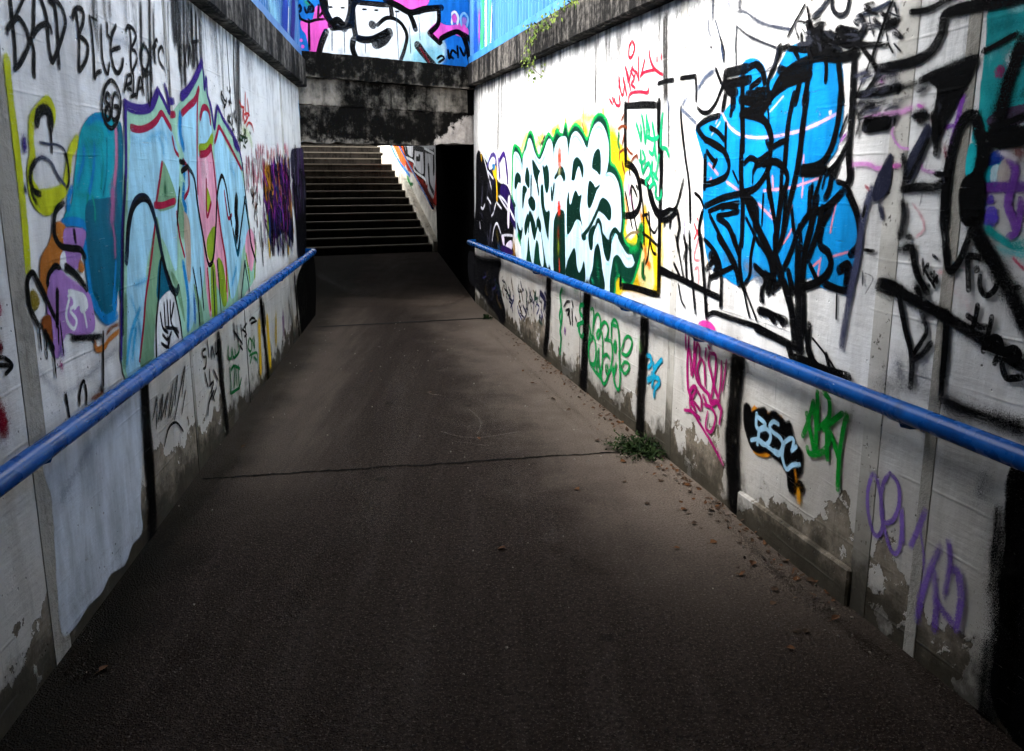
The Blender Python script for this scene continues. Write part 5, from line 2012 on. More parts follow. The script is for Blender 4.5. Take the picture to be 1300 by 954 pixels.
# ---- loose black and grey strokes along the top
p = RP('graffiti_tag', 'loose dark grey strokes and black scribble along the top')
p.v(840, 0, 7.222)
for c, w_, q, o in (('#3a4050', 12, '470,-20 465,180', .85), ('#5a6070', 9, '430,180 430,280 450,340', .7), ('#4a5060', 7, '490,180 520,290 545,380', .85), ('k', 7, '540,350 575,480 570,570', .9),
                    ('#20242e', 7, '690,230 680,420 685,610', .9), ('#20242e', 7, '700,250 800,330 930,390 1060,440', .9), ('#3a4050', 9, '690,110 770,110 880,190 1000,235 1190,270', .85),
                    ('#2a2e3a', 18, '720,-20 715,90', .85), ('#7a8090', 16, '610,-10 620,60', .7), ('k', 5, '1150,360 1230,200 1300,80', .9), ('#2a2e3a', 10, '1070,440 1040,580 960,650', .7), ('#4a5060', 5, '670,120 660,250', .7)):
    p.s(c, w_, q, .8, o)
p.v(960, 0, 7.222)
p.s('#14161c', 9, '700,-20 705,80 760,140 830,110 860,-20', .4)
p.s('#20242e', 11, '670,-20 610,70 530,150', .5)
p.s('#2a3040', 9, '925,150 1040,110 1140,70 1250,10', .6, .9)
p.s('k', 7, '1260,-10 1190,170 1120,380 1060,560', .5)
p.s('k', 4, '1090,440 1020,640 930,860', .4)
p.s('k', 9, '930,340 1000,470 1080,570', .4)
p.s('k', 10, '860,380 980,410 1200,410', .5)
p.s('k', 14, '1180,250 1300,190', .5)
p.s('k', 12, '1060,560 1120,660 1060,780 1000,860', .6)
p.s('k', 13, '930,870 1080,850 1300,800', .4)
p.s('#c060c0', 14, '1155,720 1150,770', .8, .8)
for i in range(70):
    x = rnd.uniform(340, 1280)
    y = rnd.uniform(170, 430)
    if x > 940:
        y = rnd.uniform(20, 420)
    L = rnd.uniform(40, 150)
    an = rnd.uniform(-1.5, .3)
    if 600 < x < 900 and y < 240:
        continue
    p.s(rnd.choice(['#0a0a0c', '#0a0a0c', '#16181e', '#2a2c34']), rnd.uniform(3, 9), [(x, y), (x + L * .5 * cos(an), y - L * .5 * sin(an) + rnd.uniform(-12, 12)), (x + L * cos(an), y - L * sin(an))], .55, .9)
p.build()

# ---- pink and violet traces
p = RP('graffiti_tag', 'pink and violet faded loops')
p.v(960, 120, 7.222)
p.s('#dc90d4', 11, '900,640 1040,640 1120,680 1250,650', .7, .8)
p.s('#d88ad0', 8, '1000,220 1100,190 1220,170', .7, .8)
p.s('#a050b0', 7, '830,360 780,430', .6, .8)
p.s('#b04a5a', 7, '1010,840 1040,870', .6, .8)
p.v(1120, 120, 7.222)
p.s('#e0a0d8', 14, '0,190 140,170 270,130', .7, .85)
p.s('#d070c8', 10, '330,100 380,120', .8, .9)
p.s('#d890d8', 6, '110,290 105,380 170,480 250,500', .6, .8)
p.s('#d070b8', 11, '90,660 180,650', .8, .85)
p.s('#d890d8', 9, '360,640 370,690 480,720', .8, .7)
p.s('#8a48b8', 14, '740,20 700,180 640,420 600,600', .7, .85)
p.s('#8a48b8', 10, '560,300 640,290 720,280', .7, .8)
p.s('#8a3a4a', 12, '570,470 585,590', .8, .8)
p.v(1120, 240, 7.222)
p.s('#d8a0a8', 8, '280,140 360,260 380,370 310,440', .7, .6)
p.s('#e08a90', 12, '510,770 560,760', .8, .6)
p.s('#d8b0b0', 30, '620,900 760,1040 800,1150', .95, .4)
p.build()

# ---- teal, cyan and purple piece at the near right
p = RP('graffiti_piece', 'teal and purple painted shapes at the near end')
p.f('#22a4a8', '1258,4 1275,2 1330,-10 1350,80 1330,150 1290,165 1262,166 1243,164 1246,120 1252,60', 4)
p.v(1120, 0, 7.222)
p.s('#9adfe4', 30, '1180,80 1300,60', .9, .7)
p.s('#0f7a80', 36, '1000,250 1150,220 1280,200', .9, .7)
p.s('#7adfe6', 26, '1000,540 1020,470 1280,330', .9, .6)
p.s('#e0eef2', 26, '1160,520 1190,640', .9, .9)
p.s('#0e8a8c', 40, '960,820 1040,900 990,1040', .95, .6)
p.s('#10605f', 30, '1250,900 1300,860', .9, .7)
p.dots('#9a2a6a', 11, '1080,655', .95)
p.v(1120, 120, 7.222)
p.f('#4a3c54', '1010,200 1300,110 1320,260 1000,280', 4, .9)
p.f('#1cc0c8', '800,480 850,470 885,520 870,680 800,745 770,720', 3)
p.f('#1cc0c8', '850,290 830,420 870,440 880,380', 3, .9)
p.f('#14a8b8', '960,610 1090,600 1080,760 1050,840 930,850', 4)
p.f('#c8e8f0', '1010,680 1060,660 1040,800 1000,800', 3, .8)
p.f('#1a3c9a', '980,560 1110,520 1100,600 970,640', 4, .9)
p.f('#c0b4ac', '1090,640 1160,620 1150,820 1060,840', 4, .8)
p.s('#7a44a8', 20, '1140,560 1220,680 1190,830 1150,1000 1200,1150 1220,1260', .6, .9)
p.s('#7a44a8', 16, '1270,960 1260,1120 1220,1270 1160,1300', .6, .9)
p.s('#6a3a98', 22, '930,860 1100,850 1310,850', .6, .9)
p.s('#d8d0d8', 16, '1090,520 1240,600', .8, .8)
p.s('#7a4a4a', 30, '1220,500 1290,560', .9, .7)
p.s('#d8dce4', 9, '1120,320 1200,330 1300,270', .7, .8)
p.v(1120, 240, 7.222)
p.s('#a0a0a8', 60, '1090,180 1120,340', .95, .4)
p.s('#3a6ae0', 30, '960,120 940,220 980,320', .95, .6)
p.dots('#4a30a0', 9, '990,100')
p.s('#5a48c0', 26, '1000,230 985,290', .4)
p.s('#1a9a98', 18, '950,360 1060,440 1180,520 1310,570', .7, .9)
p.s('#7ad0d4', 24, '1060,540 1160,580 1310,600', .9, .7)
p.s('#1a9a98', 30, '1180,510 1310,490', .9, .7)
p.s('#c8506a', 8, '1200,630 1260,700 1310,740', .7, .8)
p.s('#1ab0a8', 12, '745,60 740,170', .7, .9)
p.build()

# ---- big black strokes at the near right
p = RP('graffiti_tag', 'wide black strokes sweeping over the strips', wmul=.86, mist=.75)
p.v(1120, 0, 7.222)
p.s('k', 19, '-40,630 80,615 200,590 350,540 470,450 550,300 580,150 680,95 800,70 940,45 1100,20 1310,-20', .35)
p.s('k', 11, '270,110 420,90 560,20 660,-30', .45)
p.s('k', 16, '360,740 560,650 700,590 860,535', .45)
p.s('k', 13, '-20,860 100,820 190,800', .45)
p.s('#20201e', 24, '200,800 340,760', .9, .7)
p.s('k', 10, '930,475 1080,400 1240,310', .45)
p.f('k', '460,720 700,600 860,545 830,660 760,790 680,940 600,1080 540,1220 490,1290 470,1200 500,1000 520,800', 5)
p.s('k', 30, '1290,380 1230,560 1160,760 1110,960 1070,1100', .5)
p.s('#2a2a30', 14, '330,840 420,800', .7, .8)
p.v(1120, 120, 7.222)
p.s('k', 22, '860,200 800,200 740,260 690,380 640,560 610,720 590,900 575,1200', .35)
p.s('k', 22, '860,200 890,320 920,470 900,640 870,800 830,960', .4)
p.f('k', '860,330 980,360 1020,310 1300,310 1320,440 1120,470 1000,480 970,620 930,720 920,840 870,960 780,960 760,800 860,700 890,500', 5)
p.s('k', 14, '1000,300 1150,260 1320,190', .5)
p.s('k', 18, '200,870 330,850 480,850 620,800', .45)
p.s('k', 14, '500,730 620,740', .6)
p.s('k', 16, '300,200 370,190 420,200', .6)
p.dots('k', 13, '370,205', 1, .4)
p.f('#2b2d40', '235,640 300,500 420,290 450,360 360,590 260,800 230,760', 4, .95)
p.s('k', 9, '240,800 330,620 430,420', .4)
p.s('k', 16, '480,180 500,350 500,540', .5)
p.s('k', 14, '200,560 220,700 200,880', .6)
p.f('#26283a', '0,700 90,560 80,740 40,900 -60,960 -50,820', 5, .95)
p.s('k', 13, '0,270 60,280 -60,300', .5)
p.f('#08080a', '-130,230 60,240 50,310 -150,330', 5, .95)
p.s('#4a4a58', 12, '-230,110 -60,70', .7, .8)
p.s('#1c1c24', 16, '-200,180 -120,120 -50,130', .7, .9)
p.s('k', 9, '130,210 120,270', .6)
p.v(1120, 240, 7.222)
p.s('k', 15, '585,-40 570,250 590,540 622,740 700,690 780,520 850,300', .35)
p.f('k', '730,60 780,-60 920,-80 920,240 850,340 760,300 740,180', 6)
p.s('k', 36, '850,380 960,560 1080,760 1180,960 1270,1130 1330,1280', .55)
p.s('k', 16, '1200,910 1265,905', .6)
p.s('k', 18, '200,120 215,260 170,440', .6)
p.s('k', 12, '240,440 270,440', .5)
p.s('k', 18, '180,560 280,540 300,660 340,800 420,946', .5)
p.s('k', 22, '-10,860 100,890 200,940', .4)
p.v(1120, 360, 7.222)
p.s('k', 26, '-20,30 180,90 400,200 560,285 800,430 920,510 1100,620 1320,770', .45)
p.s('k', 22, '330,20 360,130 420,210', .6)
p.s('k', 14, '165,100 220,400 270,600 285,760 270,946', .35)
p.s('k', 11, '290,660 380,520 420,420 370,270', .4)
p.s('k', 13, '300,700 390,640 460,550', .4)
p.s('#1c1e26', 50, '380,380 400,260', .95, .7)
p.s('#4a4e5c', 60, '160,700 180,900', .95, .6)
p.s('#5a5e6a', 60, '400,700 380,880', .95, .5)
p.s('k', 17, '600,260 590,560 560,900 555,1050', .45)
p.s('k', 30, '560,1060 700,1130 900,1200 1310,1330', .8)
p.s('#1a1a1e', 60, '1290,800 1310,900', .95, .5)
p.build()

p = RP('graffiti_patch', 'black and grey dry smears around the wide strip')
p.v(960, 120, 7.222)
for i in range(60):
    x = rnd.uniform(900, 1280)
    y = rnd.uniform(20, 380) - (x - 900) * .22
    if rnd.random() < .3:
        y = rnd.uniform(-250, 0)
    L = rnd.uniform(40, 150)
    p.s(rnd.choice(['k', '#15151a', '#2c2c36', '#3c3e4a', '#54566a']), rnd.uniform(4, 15), [(x, y), (x + L * .5, y - L * .18 + rnd.uniform(-10, 10)), (x + L, y - L * .34)], .9, rnd.uniform(.4, .85))
p.s('k', 20, '1060,300 1140,270 1225,240', .5, .95)
p.s('k', 14, '930,140 960,260 930,370', .8, .8)
p.s('k', 12, '1010,100 1080,90 1200,60', .8, .8)
p.v(1120, 120, 7.222)
for i in range(26):
    x = rnd.uniform(180, 620)
    y = rnd.uniform(0, 900)
    p.s(rnd.choice(['#15151a', '#2c2c36', '#3c3e4a']), rnd.uniform(4, 12), [(x, y), (x + 14, y + 50), (x + rnd.uniform(-30, 10), y + rnd.uniform(70, 150))], .95, rnd.uniform(.25, .6))
p.build()

p = RP('graffiti_tag', 'black marker words at the near end')
p.v(1120, 240, 7.222)
p.s('k', 10, '775,615 860,620 925,635', .25)
p.s('k', 10, '795,640 800,790 805,920', .25)
p.dots('k', 6, '880,738', 1, .3)
p.s('k', 9, '912,805 908,890 940,960 985,975 1040,930 1065,880', .25)
p.v(1120, 360, 7.222)
p.s('k', 9, '888,205 870,310 830,440', .25)
p.s('k', 9, '795,295 870,350 900,395 965,395', .25)
p.s('k', 9, '1020,310 990,450 940,620', .25)
p.s('k', 9, '975,540 1040,490 1100,520 1105,610 1045,730', .25)
p.s('k', 10, '1140,690 1230,700 1275,650 1220,595 1140,640 1115,740 1150,860 1220,870 1290,860', .25)
p.build()
p = RP('graffiti_tag', 'tiny black scrawl beside the narrow strip')
p.v(1120, 240, 7.222)
for q in ('385,650 395,780', '430,690 405,740 440,810', '435,690 430,720', '460,770 470,800', '490,760 485,830', '505,790 520,850 510,860', '445,820 470,850', '470,850 495,900', '440,880 450,900', '480,610 515,640', '520,800 480,860'):
    p.s('k', 5, q, .25)
p.build()

# ================================================================== below the right rail
p = RP('painted_stripe', 'black vertical stripes below the rail')
p.stripe(34, '697,348 696,390 694,430 692,444')
p.stripe(46, '746,368 744,410 742,460 740,492')
p.stripe(46, '819,400 817,450 814,500 812,560')
p.stripe(60, '938,452 934,500 930,560 932,620 934,648')
p.build()
p = RP('painted_patch', 'black paint over the wall at the near end')
p.f('#070708', '1290,592 1330,604 1345,985 1285,930 1262,880 1272,800 1272,745 1280,700 1280,640', 6, .97)
for i in range(26):
    y = rnd.uniform(600, 880)
    x = 1272 - max(0, (y - 690)) * .07 + rnd.uniform(-9, 12)
    p.s(rnd.choice(['#060606', '#0b0b0c', '#121213']), rnd.uniform(16, 46), [(x, y), (x - 3, y + 40), (x - 8, y + rnd.uniform(50, 110))], .97, rnd.uniform(.55, .9))
p.build()
p = RP('dirt', 'grey smudges below the rail')
p.v(700, 360, 8.125)
for q, w_, o in (('1060,500 1090,590', 60, .5), ('1210,600 1220,900', 14, .5), ('440,180 480,280', 40, .4), ('1170,560 1180,680', 30, .3)):
    p.s('#3a3836', w_, q, .97, o)
p.v(850, 400, 2.03)
for q, w_, o in (('30,130 36,200', 24, .4), ('545,180 640,190 760,260', 90, .55), ('820,400 800,470', 60, .5), ('250,130 300,170 350,200', 50, .35), ('480,200 470,300', 20, .4), ('700,360 760,420', 40, .3)):
    p.s('#26262a', w_, q, .97, o)
p.build()

p = RP('graffiti_tag', 'thin green rings and loops on the narrow panel')
p.v(700, 360, 8.125)
for q in ('110,60 90,120 100,240 85,330 100,420 110,330 100,240', '100,420 90,500 100,560 90,720', '330,220 300,230 295,290 320,340', '330,400 290,420 285,480 310,550 330,530', '270,430 290,420'):
    p.s('#128a4a', 8, q, .35)
p.s('#3a8a58', 26, '230,40 270,80', .9, .6)
p.s('#2a7a48', 40, '110,100 150,60', .95, .5)
p.build()
p = RP('graffiti_tag', 'thin black scrawl with a violet dot on the narrow panel')
p.v(700, 360, 8.125)
for q in ('130,240 160,190 190,190', '215,180 225,240', '150,280 190,270 170,330', '180,300 200,420', '215,270 220,430', '250,350 260,390'):
    p.s('#1a1a1c', 5, q, .35)
p.s('#7a4a90', 10, '140,470 140,510', .6)
p.build()

p = RP('graffiti_tag', 'green outlined bubble letters low on the wall', wmul=0.72)
p.v(700, 360, 8.125)
for q in ('410,270 430,260 440,320 430,480 430,560 410,520 395,440', '440,420 460,330 490,320 510,400 500,520 480,570 470,520 490,480 500,500', '420,570 440,560 460,650 460,760 440,830 400,810 385,700 400,600 430,560',
          '490,680 480,800 470,900 500,940 520,860', '520,440 540,400 570,410 590,480 570,570 555,580', '555,580 610,590 630,650 630,780 600,920 570,930 560,850', '540,760 570,730 600,770', '520,500 530,600 530,760 520,900 510,960',
          '620,560 625,420 650,375 680,410 700,540 705,700 710,940', '660,590 650,640 660,710 670,660 665,600', '620,420 690,450', '720,690 740,640 760,570 800,545 835,600 820,680 780,740 730,720', '730,850 760,810 800,830 800,890 760,930 725,880 730,850',
          '670,830 660,900 640,950', '630,900 650,860'):
    p.s('#16914a', 8.5, q, .35)
p.v(590, 300, 2.983)
for q in ('475,370 470,440 480,490 500,480', '505,440 515,530 530,560 545,520 540,490', '560,500 570,560 585,580 590,520 585,440', '480,490 500,520 520,540'):
    p.s('#16914a', 9, q, .35)
p.s('#7ac060', 26, '660,390 665,430', .9, .6)
p.build()
p = RP('graffiti_tag', 'small cyan letters beside the black stripe', wmul=0.75)
p.v(800, 400, 8.125)
for q in ('185,420 215,430 220,500 190,540', '185,660 210,670 230,600', '245,500 245,620 230,740', '330,460 280,520 250,580', '250,640 300,660 300,710 260,760 250,840', '200,640 190,690'):
    p.s('#1a9ac0', 11, q, .35)
p.build()

p = RP('graffiti_tag', 'magenta looping handwriting', wmul=0.72)
p.v(800, 400, 8.125)
p.s('#c83a94', 20, '730,110 780,100 840,130 870,180', .3)
for q, w_ in (('570,210 575,350', 8), ('605,220 600,360', 8), ('600,340 590,460 590,640 600,780 640,860', 10), ('620,360 630,480 640,620 660,480 670,260', 9), ('700,290 680,400 670,560 700,680 760,760 820,820', 10), ('700,290 725,340 720,450', 8),
              ('730,450 700,560 720,680 740,740', 9), ('740,450 770,520 780,730', 8), ('830,390 815,480 840,600 880,760 910,850', 9), ('840,400 890,420 885,600 860,750 840,870', 9), ('950,480 940,700 920,850', 7), ('1000,470 980,640 960,780', 7),
              ('640,860 690,760 660,740 620,800 640,900 680,980', 10), ('700,780 740,870 740,960', 9), ('760,830 800,940', 9), ('850,900 900,890 930,960', 10), ('790,350 780,440', 7), ('810,320 830,350', 7)):
    p.s('#a3186a', w_, q, .3)
p.v(850, 400, 2.029)
for q in ('55,205 55,240 80,265', '80,245 65,225 55,230', '90,230 110,240 120,265 110,300 95,290 100,250', '120,225 135,240 130,280', '40,245 60,250 80,280 110,330 140,385', '100,200 110,230 130,220'):
    p.s('#a3186a', 8, q, .3)
p.s('#c88aa0', 8, '125,340 140,385', .6, .7)
p.build()

p = RP('graffiti_tag', 'light blue letters on a black and orange patch', wmul=0.9)
p.v(930, 480, 5.96)
p.f('#d88a1c', '160,230 190,235 280,270 350,285 380,330 300,560 200,575 150,500', 4, .9)
p.f('k', '100,215 130,215 150,270 200,250 250,245 270,290 320,260 370,310 410,350 440,340 460,440 490,520 525,570 515,690 490,720 490,780 530,800 530,850 440,850 420,720 380,640 330,600 260,540 200,550 150,520 120,430 95,330', 6)
p.s('#e8a020', 18, '505,850 510,940', .7, .9)
p.s('#d88a1c', 12, '480,700 490,780', .8, .7)
for q in ('190,270 185,360 205,400 195,500', '190,290 240,330 255,360 215,385', '205,400 260,385 295,430 280,490 240,505 205,470', '150,470 200,465 260,510 300,540 350,580 385,560', '352,350 318,330 288,365 312,410 360,445 388,500 366,562 322,548', '395,510 400,490 440,460 470,470 460,540', '390,520 385,600 415,690 460,660 515,655', '455,550 490,520'):
    p.s('#a8d4f0', 8, q, .3)
p.build()
p = RP('graffiti_tag', 'green brush letters right of the black and orange patch', wmul=0.8)
p.v(930, 480, 5.96)
for q in ('540,435 580,330 620,180', '620,180 640,360 640,560', '650,110 650,300 640,350', '700,110 740,170 735,300 660,380', '570,270 590,380 630,560', '575,530 590,570 640,575 700,550 740,480 720,400', '690,370 720,400 725,610', '700,390 760,330 840,270',
          '870,290 850,380 820,560 810,700 805,840', '740,400 780,500 810,600'):
    p.s('#0c8a2a', 13, q, .35)
p.s('#0c8a2a', 20, '870,285 875,310', .5)
p.build()
p = RP('graffiti_tag', 'violet loops on the pale narrow panel', wmul=0.85)
p.v(1080, 580, 4.34)
p.s('#8a6cc0', 11, '120,95 95,180 95,300 120,410 150,435 175,380 165,220 140,120 120,95', .5, .85)
p.s('#8a6cc0', 11, '215,90 175,160 165,290 180,360 230,350 265,260 260,150 215,90', .5, .85)
p.s('#8a6cc0', 11, '180,370 210,490 245,535 275,470 280,300', .5, .85)
p.s('#8a6cc0', 9, '285,280 290,480', .6, .7)
p.build()
p = RP('graffiti_tag', 'violet tall strokes beside the black paint')
p.v(1080, 580, 4.34)
p.s('#8a6cc0', 15, '410,300 370,400 330,490', .6, .75)
p.s('#8a6cc0', 8, '380,380 400,540 400,640', .7, .6)
p.s('#7c5cb6', 20, '490,500 440,620 390,760 365,900', .7, .7)
p.s('#7c5cb6', 18, '460,640 470,800 460,950', .6, .7)
p.s('#7c5cb6', 18, '540,470 545,600 515,770' , .7, .7)
p.s('#7c5cb6', 20, '560,620 600,640 620,780', .6, .8)
p.s('#7c5cb6', 20, '470,780 540,880 600,940', .7, .7)
p.s('#7c5cb6', 16, '620,780 590,950', .6, .8)
p.build()
# ================================================================== bridge fence and stair wall paint
FBF = Frame((pL.x, pL.y), (pR.x, pR.y), (0, -1))


class FB_(Paint):
    pass


p = Paint(FBF, fenceB, 'graffiti_piece', 'white bubble letters with pink and blue ground on the bridge fence', base=.010, wmul=.8, mist=0)
p.v(320, 0, 5.909)
p.f('nb', '320,-80 330,470 600,480 1300,500 1680,500 1680,-80', 0)
p.f('hp', '370,170 410,160 460,150 480,60 520,60 560,130 600,200 540,220 510,280 490,440 450,440 430,360 410,260 380,220', 2)
p.dots('hp', 3, '367,305 380,350')
p.s('#2a8a3a', 26, '400,0 440,60', .9, .7)
p.f('wh', '560,-60 730,-60 735,80 715,170 680,205 620,160 575,80', 2)
p.f('wh', '555,235 680,215 755,205 780,280 760,350 800,460 515,450', 2)
p.f('wh', '780,60 820,25 1030,40 1050,130 1140,180 1170,280 1120,470 790,460 760,380 770,320 900,300 1030,230 900,270 780,260 770,160', 2)
p.f('wh', '1050,50 1150,90 1200,110 1400,70 1390,180 1330,250 1430,330 1400,480 1130,475 1175,280 1140,180 1060,130', 2)
p.f('#bfe3ea', '1180,300 1400,280 1400,470 1140,470', 8, .8)
p.f('#8ccfe0', '1240,400 1400,380 1390,480 1240,480', 8, .7)
p.f('hp', '1000,-20 1300,-10 1300,40 1190,95 1100,40', 2)
p.f('hp', '1330,245 1400,170 1450,190 1490,200 1540,190 1580,180 1620,230 1600,280 1500,250 1420,290 1410,320', 2)
p.dots('hp', 8, '1520,140')
p.dots('#b080d0', 7, '1590,160')
p.s('wh', 5, '1500,180 1490,120 1520,90 1545,130 1540,180', .4)
p.s('#8ac8f0', 5, '1570,190 1565,130 1590,100 1620,140 1610,200', .4)
p.f('nb', '1410,80 1480,70 1480,180 1410,160', 2)
for w_, q in ((13, '520,-60 540,60 590,160 680,210'), (13, '740,-60 745,80 720,170 690,215'), (11, '790,0 755,60 765,200 780,280'), (9, '600,215 690,205 760,190'), (11, '555,240 520,330 490,450'), (12, '690,200 640,150 590,190'),
              (9, '1040,40 1050,130'), (11, '1000,0 1100,50 1190,95 1300,70 1420,60'), (7, '940,190 1000,140 1060,140 1120,180 1160,260 1150,350 1110,470'), (12, '775,280 840,300 920,290 1030,235'), (18, '930,330 990,300 1025,250'), (11, '760,300 755,370 790,460'),
              (10, '1180,100 1210,170 1225,220'), (9, '1400,70 1395,180 1330,250'), (9, '1330,250 1410,325 1420,290 1530,240 1580,270 1610,350'), (14, '1240,340 1300,420 1360,490'), (9, '1010,40 800,20'), (9, '1540,240 1640,310 1650,480'),
              (9, '1600,290 1620,400 1640,500'), (14, '900,185 905,190'), (9, '550,0 560,60'), (14, '1660,-40 1660,500')):
    p.s('k', w_, q, .2)
p.s('mr', 4, '1260,360 1330,470', .4)
for q in ('600,240 600,380', '690,220 695,400', '850,320 850,400', '1080,80 1100,440', '1180,200 1190,400', '1250,120 1260,300'):
    p.s('#3a4a58', 3, q, .5, .7)
for q in ('575,55 600,55', '668,60 690,60', '830,72 855,72', '920,78 942,78', '1075,88 1100,88', '1230,105 1260,105'):
    p.s('k', 3.5, q, .3)
for q in ('340,60 360,40 365,80 345,90', '395,60 410,100 430,50', '440,90 460,80 450,40 430,90', '500,40 495,150', '510,120 530,90', '360,140 420,165 480,150 540,145', '340,100 360,130', '420,10 440,30', '425,150 430,370'):
    p.s('k', 5, q, .3)
for q in ('1390,440 1420,420 1440,440 1400,470', '1470,380 1480,440 1500,380 1530,400', '1540,350 1545,430', '1560,360 1590,420 1600,380', '1480,420 1510,440'):
    p.s('k', 5, q, .3)
p.build()
p = Paint(FL, fenceL, 'graffiti_patch', 'deep blue and cyan paint on the fence', base=.052)
p.v(320, 0, 5.909)
p.s('#1f3fa0', 60, '250,-40 250,120 240,230', .5, .9)
p.s('#2a2a80', 40, '310,-40 310,120 300,320', .5, .9)
p.s('#9ad8f0', 90, '130,-40 150,60 190,140', .8, .7)
p.s('#e8f4fa', 6, '275,60 270,240', .5, .8)
p.build()
p = Paint(FR, fenceR, 'graffiti_patch', 'green and white vertical paint runs on the fence corner', base=.052)
p.v(500, 0, 5.909)
p.s('#3ad06a', 26, '665,-40 665,120 660,300 665,420', .6, .9)
p.s('#5ae080', 20, '720,-20 715,160 705,360', .7, .85)
p.s('#e8f4f0', 18, '690,0 690,400', .6, .85)
p.s('#8a4ac8', 20, '640,100 640,300', .7, .8)
p.s('#1a4aa8', 40, '610,60 615,460', .6, .85)
p.s('#e8f4f0', 10, '735,40 725,330', .7, .7)
p.build()

# stair side wall
p = Paint(FS, swall, 'graffiti_piece', 'silver block letters on a dark red ground', base=.004)
p.v(450, 170, 5.965)
p.f('#a02a1c', '350,-40 620,-40 640,500 560,480 500,380 440,290 400,260 380,150', 3)
p.f('#c8c8cc', '365,-20 420,-20 450,60 455,-20 600,-20 605,460 560,430 555,380 530,330 450,270 445,190 390,160', 2)
p.f('or_', '290,60 350,80 390,180 370,240 330,160', 4, .9)
for w_, q in ((8, '365,60 395,160 445,195 450,60'), (8, '450,80 455,260 525,320 525,130'), (8, '460,110 520,120'), (8, '470,190 495,190 490,170'), (8, '530,120 530,360'), (8, '560,240 570,380 600,450'), (8, '600,130 600,300'), (7, '540,130 590,140'), (6, '380,60 400,140')):
    p.s('k', w_, q, .25)
for q in ('390,180 450,215 455,280 530,340 545,380', '530,110 600,150'):
    p.s('wh', 4, q, .3)
p.s('#5a1410', 20, '490,380 560,470 600,560', .8, .9)
p.s('#2a9a4a', 14, '400,330 430,420', .7, .8)
p.s('#2a6a3a', 8, '390,400 440,380', .6, .8)
p.s('#2a7ac8', 7, '275,90 330,200 420,320', .6, .8)
p.build()


# ================================================================== scuffs and painted shade on the path
class FloorFrame:
    n = Vector((0, 0, 1))

    def pt(self, s, z, off=0.0):
        return Vector((s, z, off))

    def sz(self, u, v, off=0.0):
        q = ground_pt(u, v, off)
        return (q.x, q.y)


FF = FloorFrame()
rnd = random.Random(77)
p = Paint(FF, floor, 'scuff', 'pale chalky scuffs', base=.0015, mist=0)
for q, w_, o in (('560,548 600,556 660,548', 5, .45), ('596,520 610,535 606,552', 7, .35), ('575,560 620,566', 4, .35), ('604,505 622,520 628,545', 9, .22), ('560,530 640,560', 26, .16), ('650,630 700,622', 4, .3),
                 ('545,500 560,502', 3, .6), ('480,440 484,441', 3, .6), ('430,560 470,640', 40, .10), ('520,450 500,560 470,680', 60, .12), ('600,440 640,560 690,680', 70, .10)):
    p.s('#a89c90', w_, q, .97, o)
p.build()
p = Paint(FF, floor, 'floor_shade_paint', 'dark damp stains', base=.0025, mist=0)  # strokes paint shade onto the tunnel floor and along the wall feet
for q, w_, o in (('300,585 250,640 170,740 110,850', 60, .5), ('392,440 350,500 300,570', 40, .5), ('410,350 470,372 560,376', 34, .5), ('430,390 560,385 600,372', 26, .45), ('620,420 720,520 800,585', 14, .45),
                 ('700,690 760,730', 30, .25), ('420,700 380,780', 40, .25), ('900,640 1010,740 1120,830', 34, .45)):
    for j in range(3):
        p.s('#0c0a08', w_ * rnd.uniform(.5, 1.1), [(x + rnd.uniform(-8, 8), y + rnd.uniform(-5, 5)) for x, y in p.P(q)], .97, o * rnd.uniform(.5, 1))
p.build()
# ------------------------------------------------------------------ plants and fallen leaves
def leaf_shape(bm, c, d, up, L, Wd, fold=.25, curl=.2):
    """a small pointed leaf: midrib from c along d"""
    d = d.normalized()
    side = d.cross(up)
    if side.length < 1e-4:
        side = d.cross(Vector((1, 0, 0)))
    side.normalize()
    nrm = side.cross(d).normalized()
    mid = [c + d * L * t + nrm * (-curl * L * t * t) for t in (0, .35, .7, 1)]
    wl = (0, 1, .75, 0)
    ml = [bm.verts.new(p) for p in mid]
    for s in (-1, 1):
        e = [bm.verts.new(mid[i] + side * s * Wd * .5 * wl[i] + nrm * fold * Wd * wl[i] * .5) for i in (1, 2)]
        f = [(ml[0], ml[1], e[0]), (ml[1], ml[2], e[1], e[0]), (ml[2], ml[3], e[1])]
        for q in f:
            bm.faces.new(q if s > 0 else q[::-1])


def rv(rn, a=1):
    return Vector((rn.uniform(-a, a), rn.uniform(-a, a), rn.uniform(-a, a)))


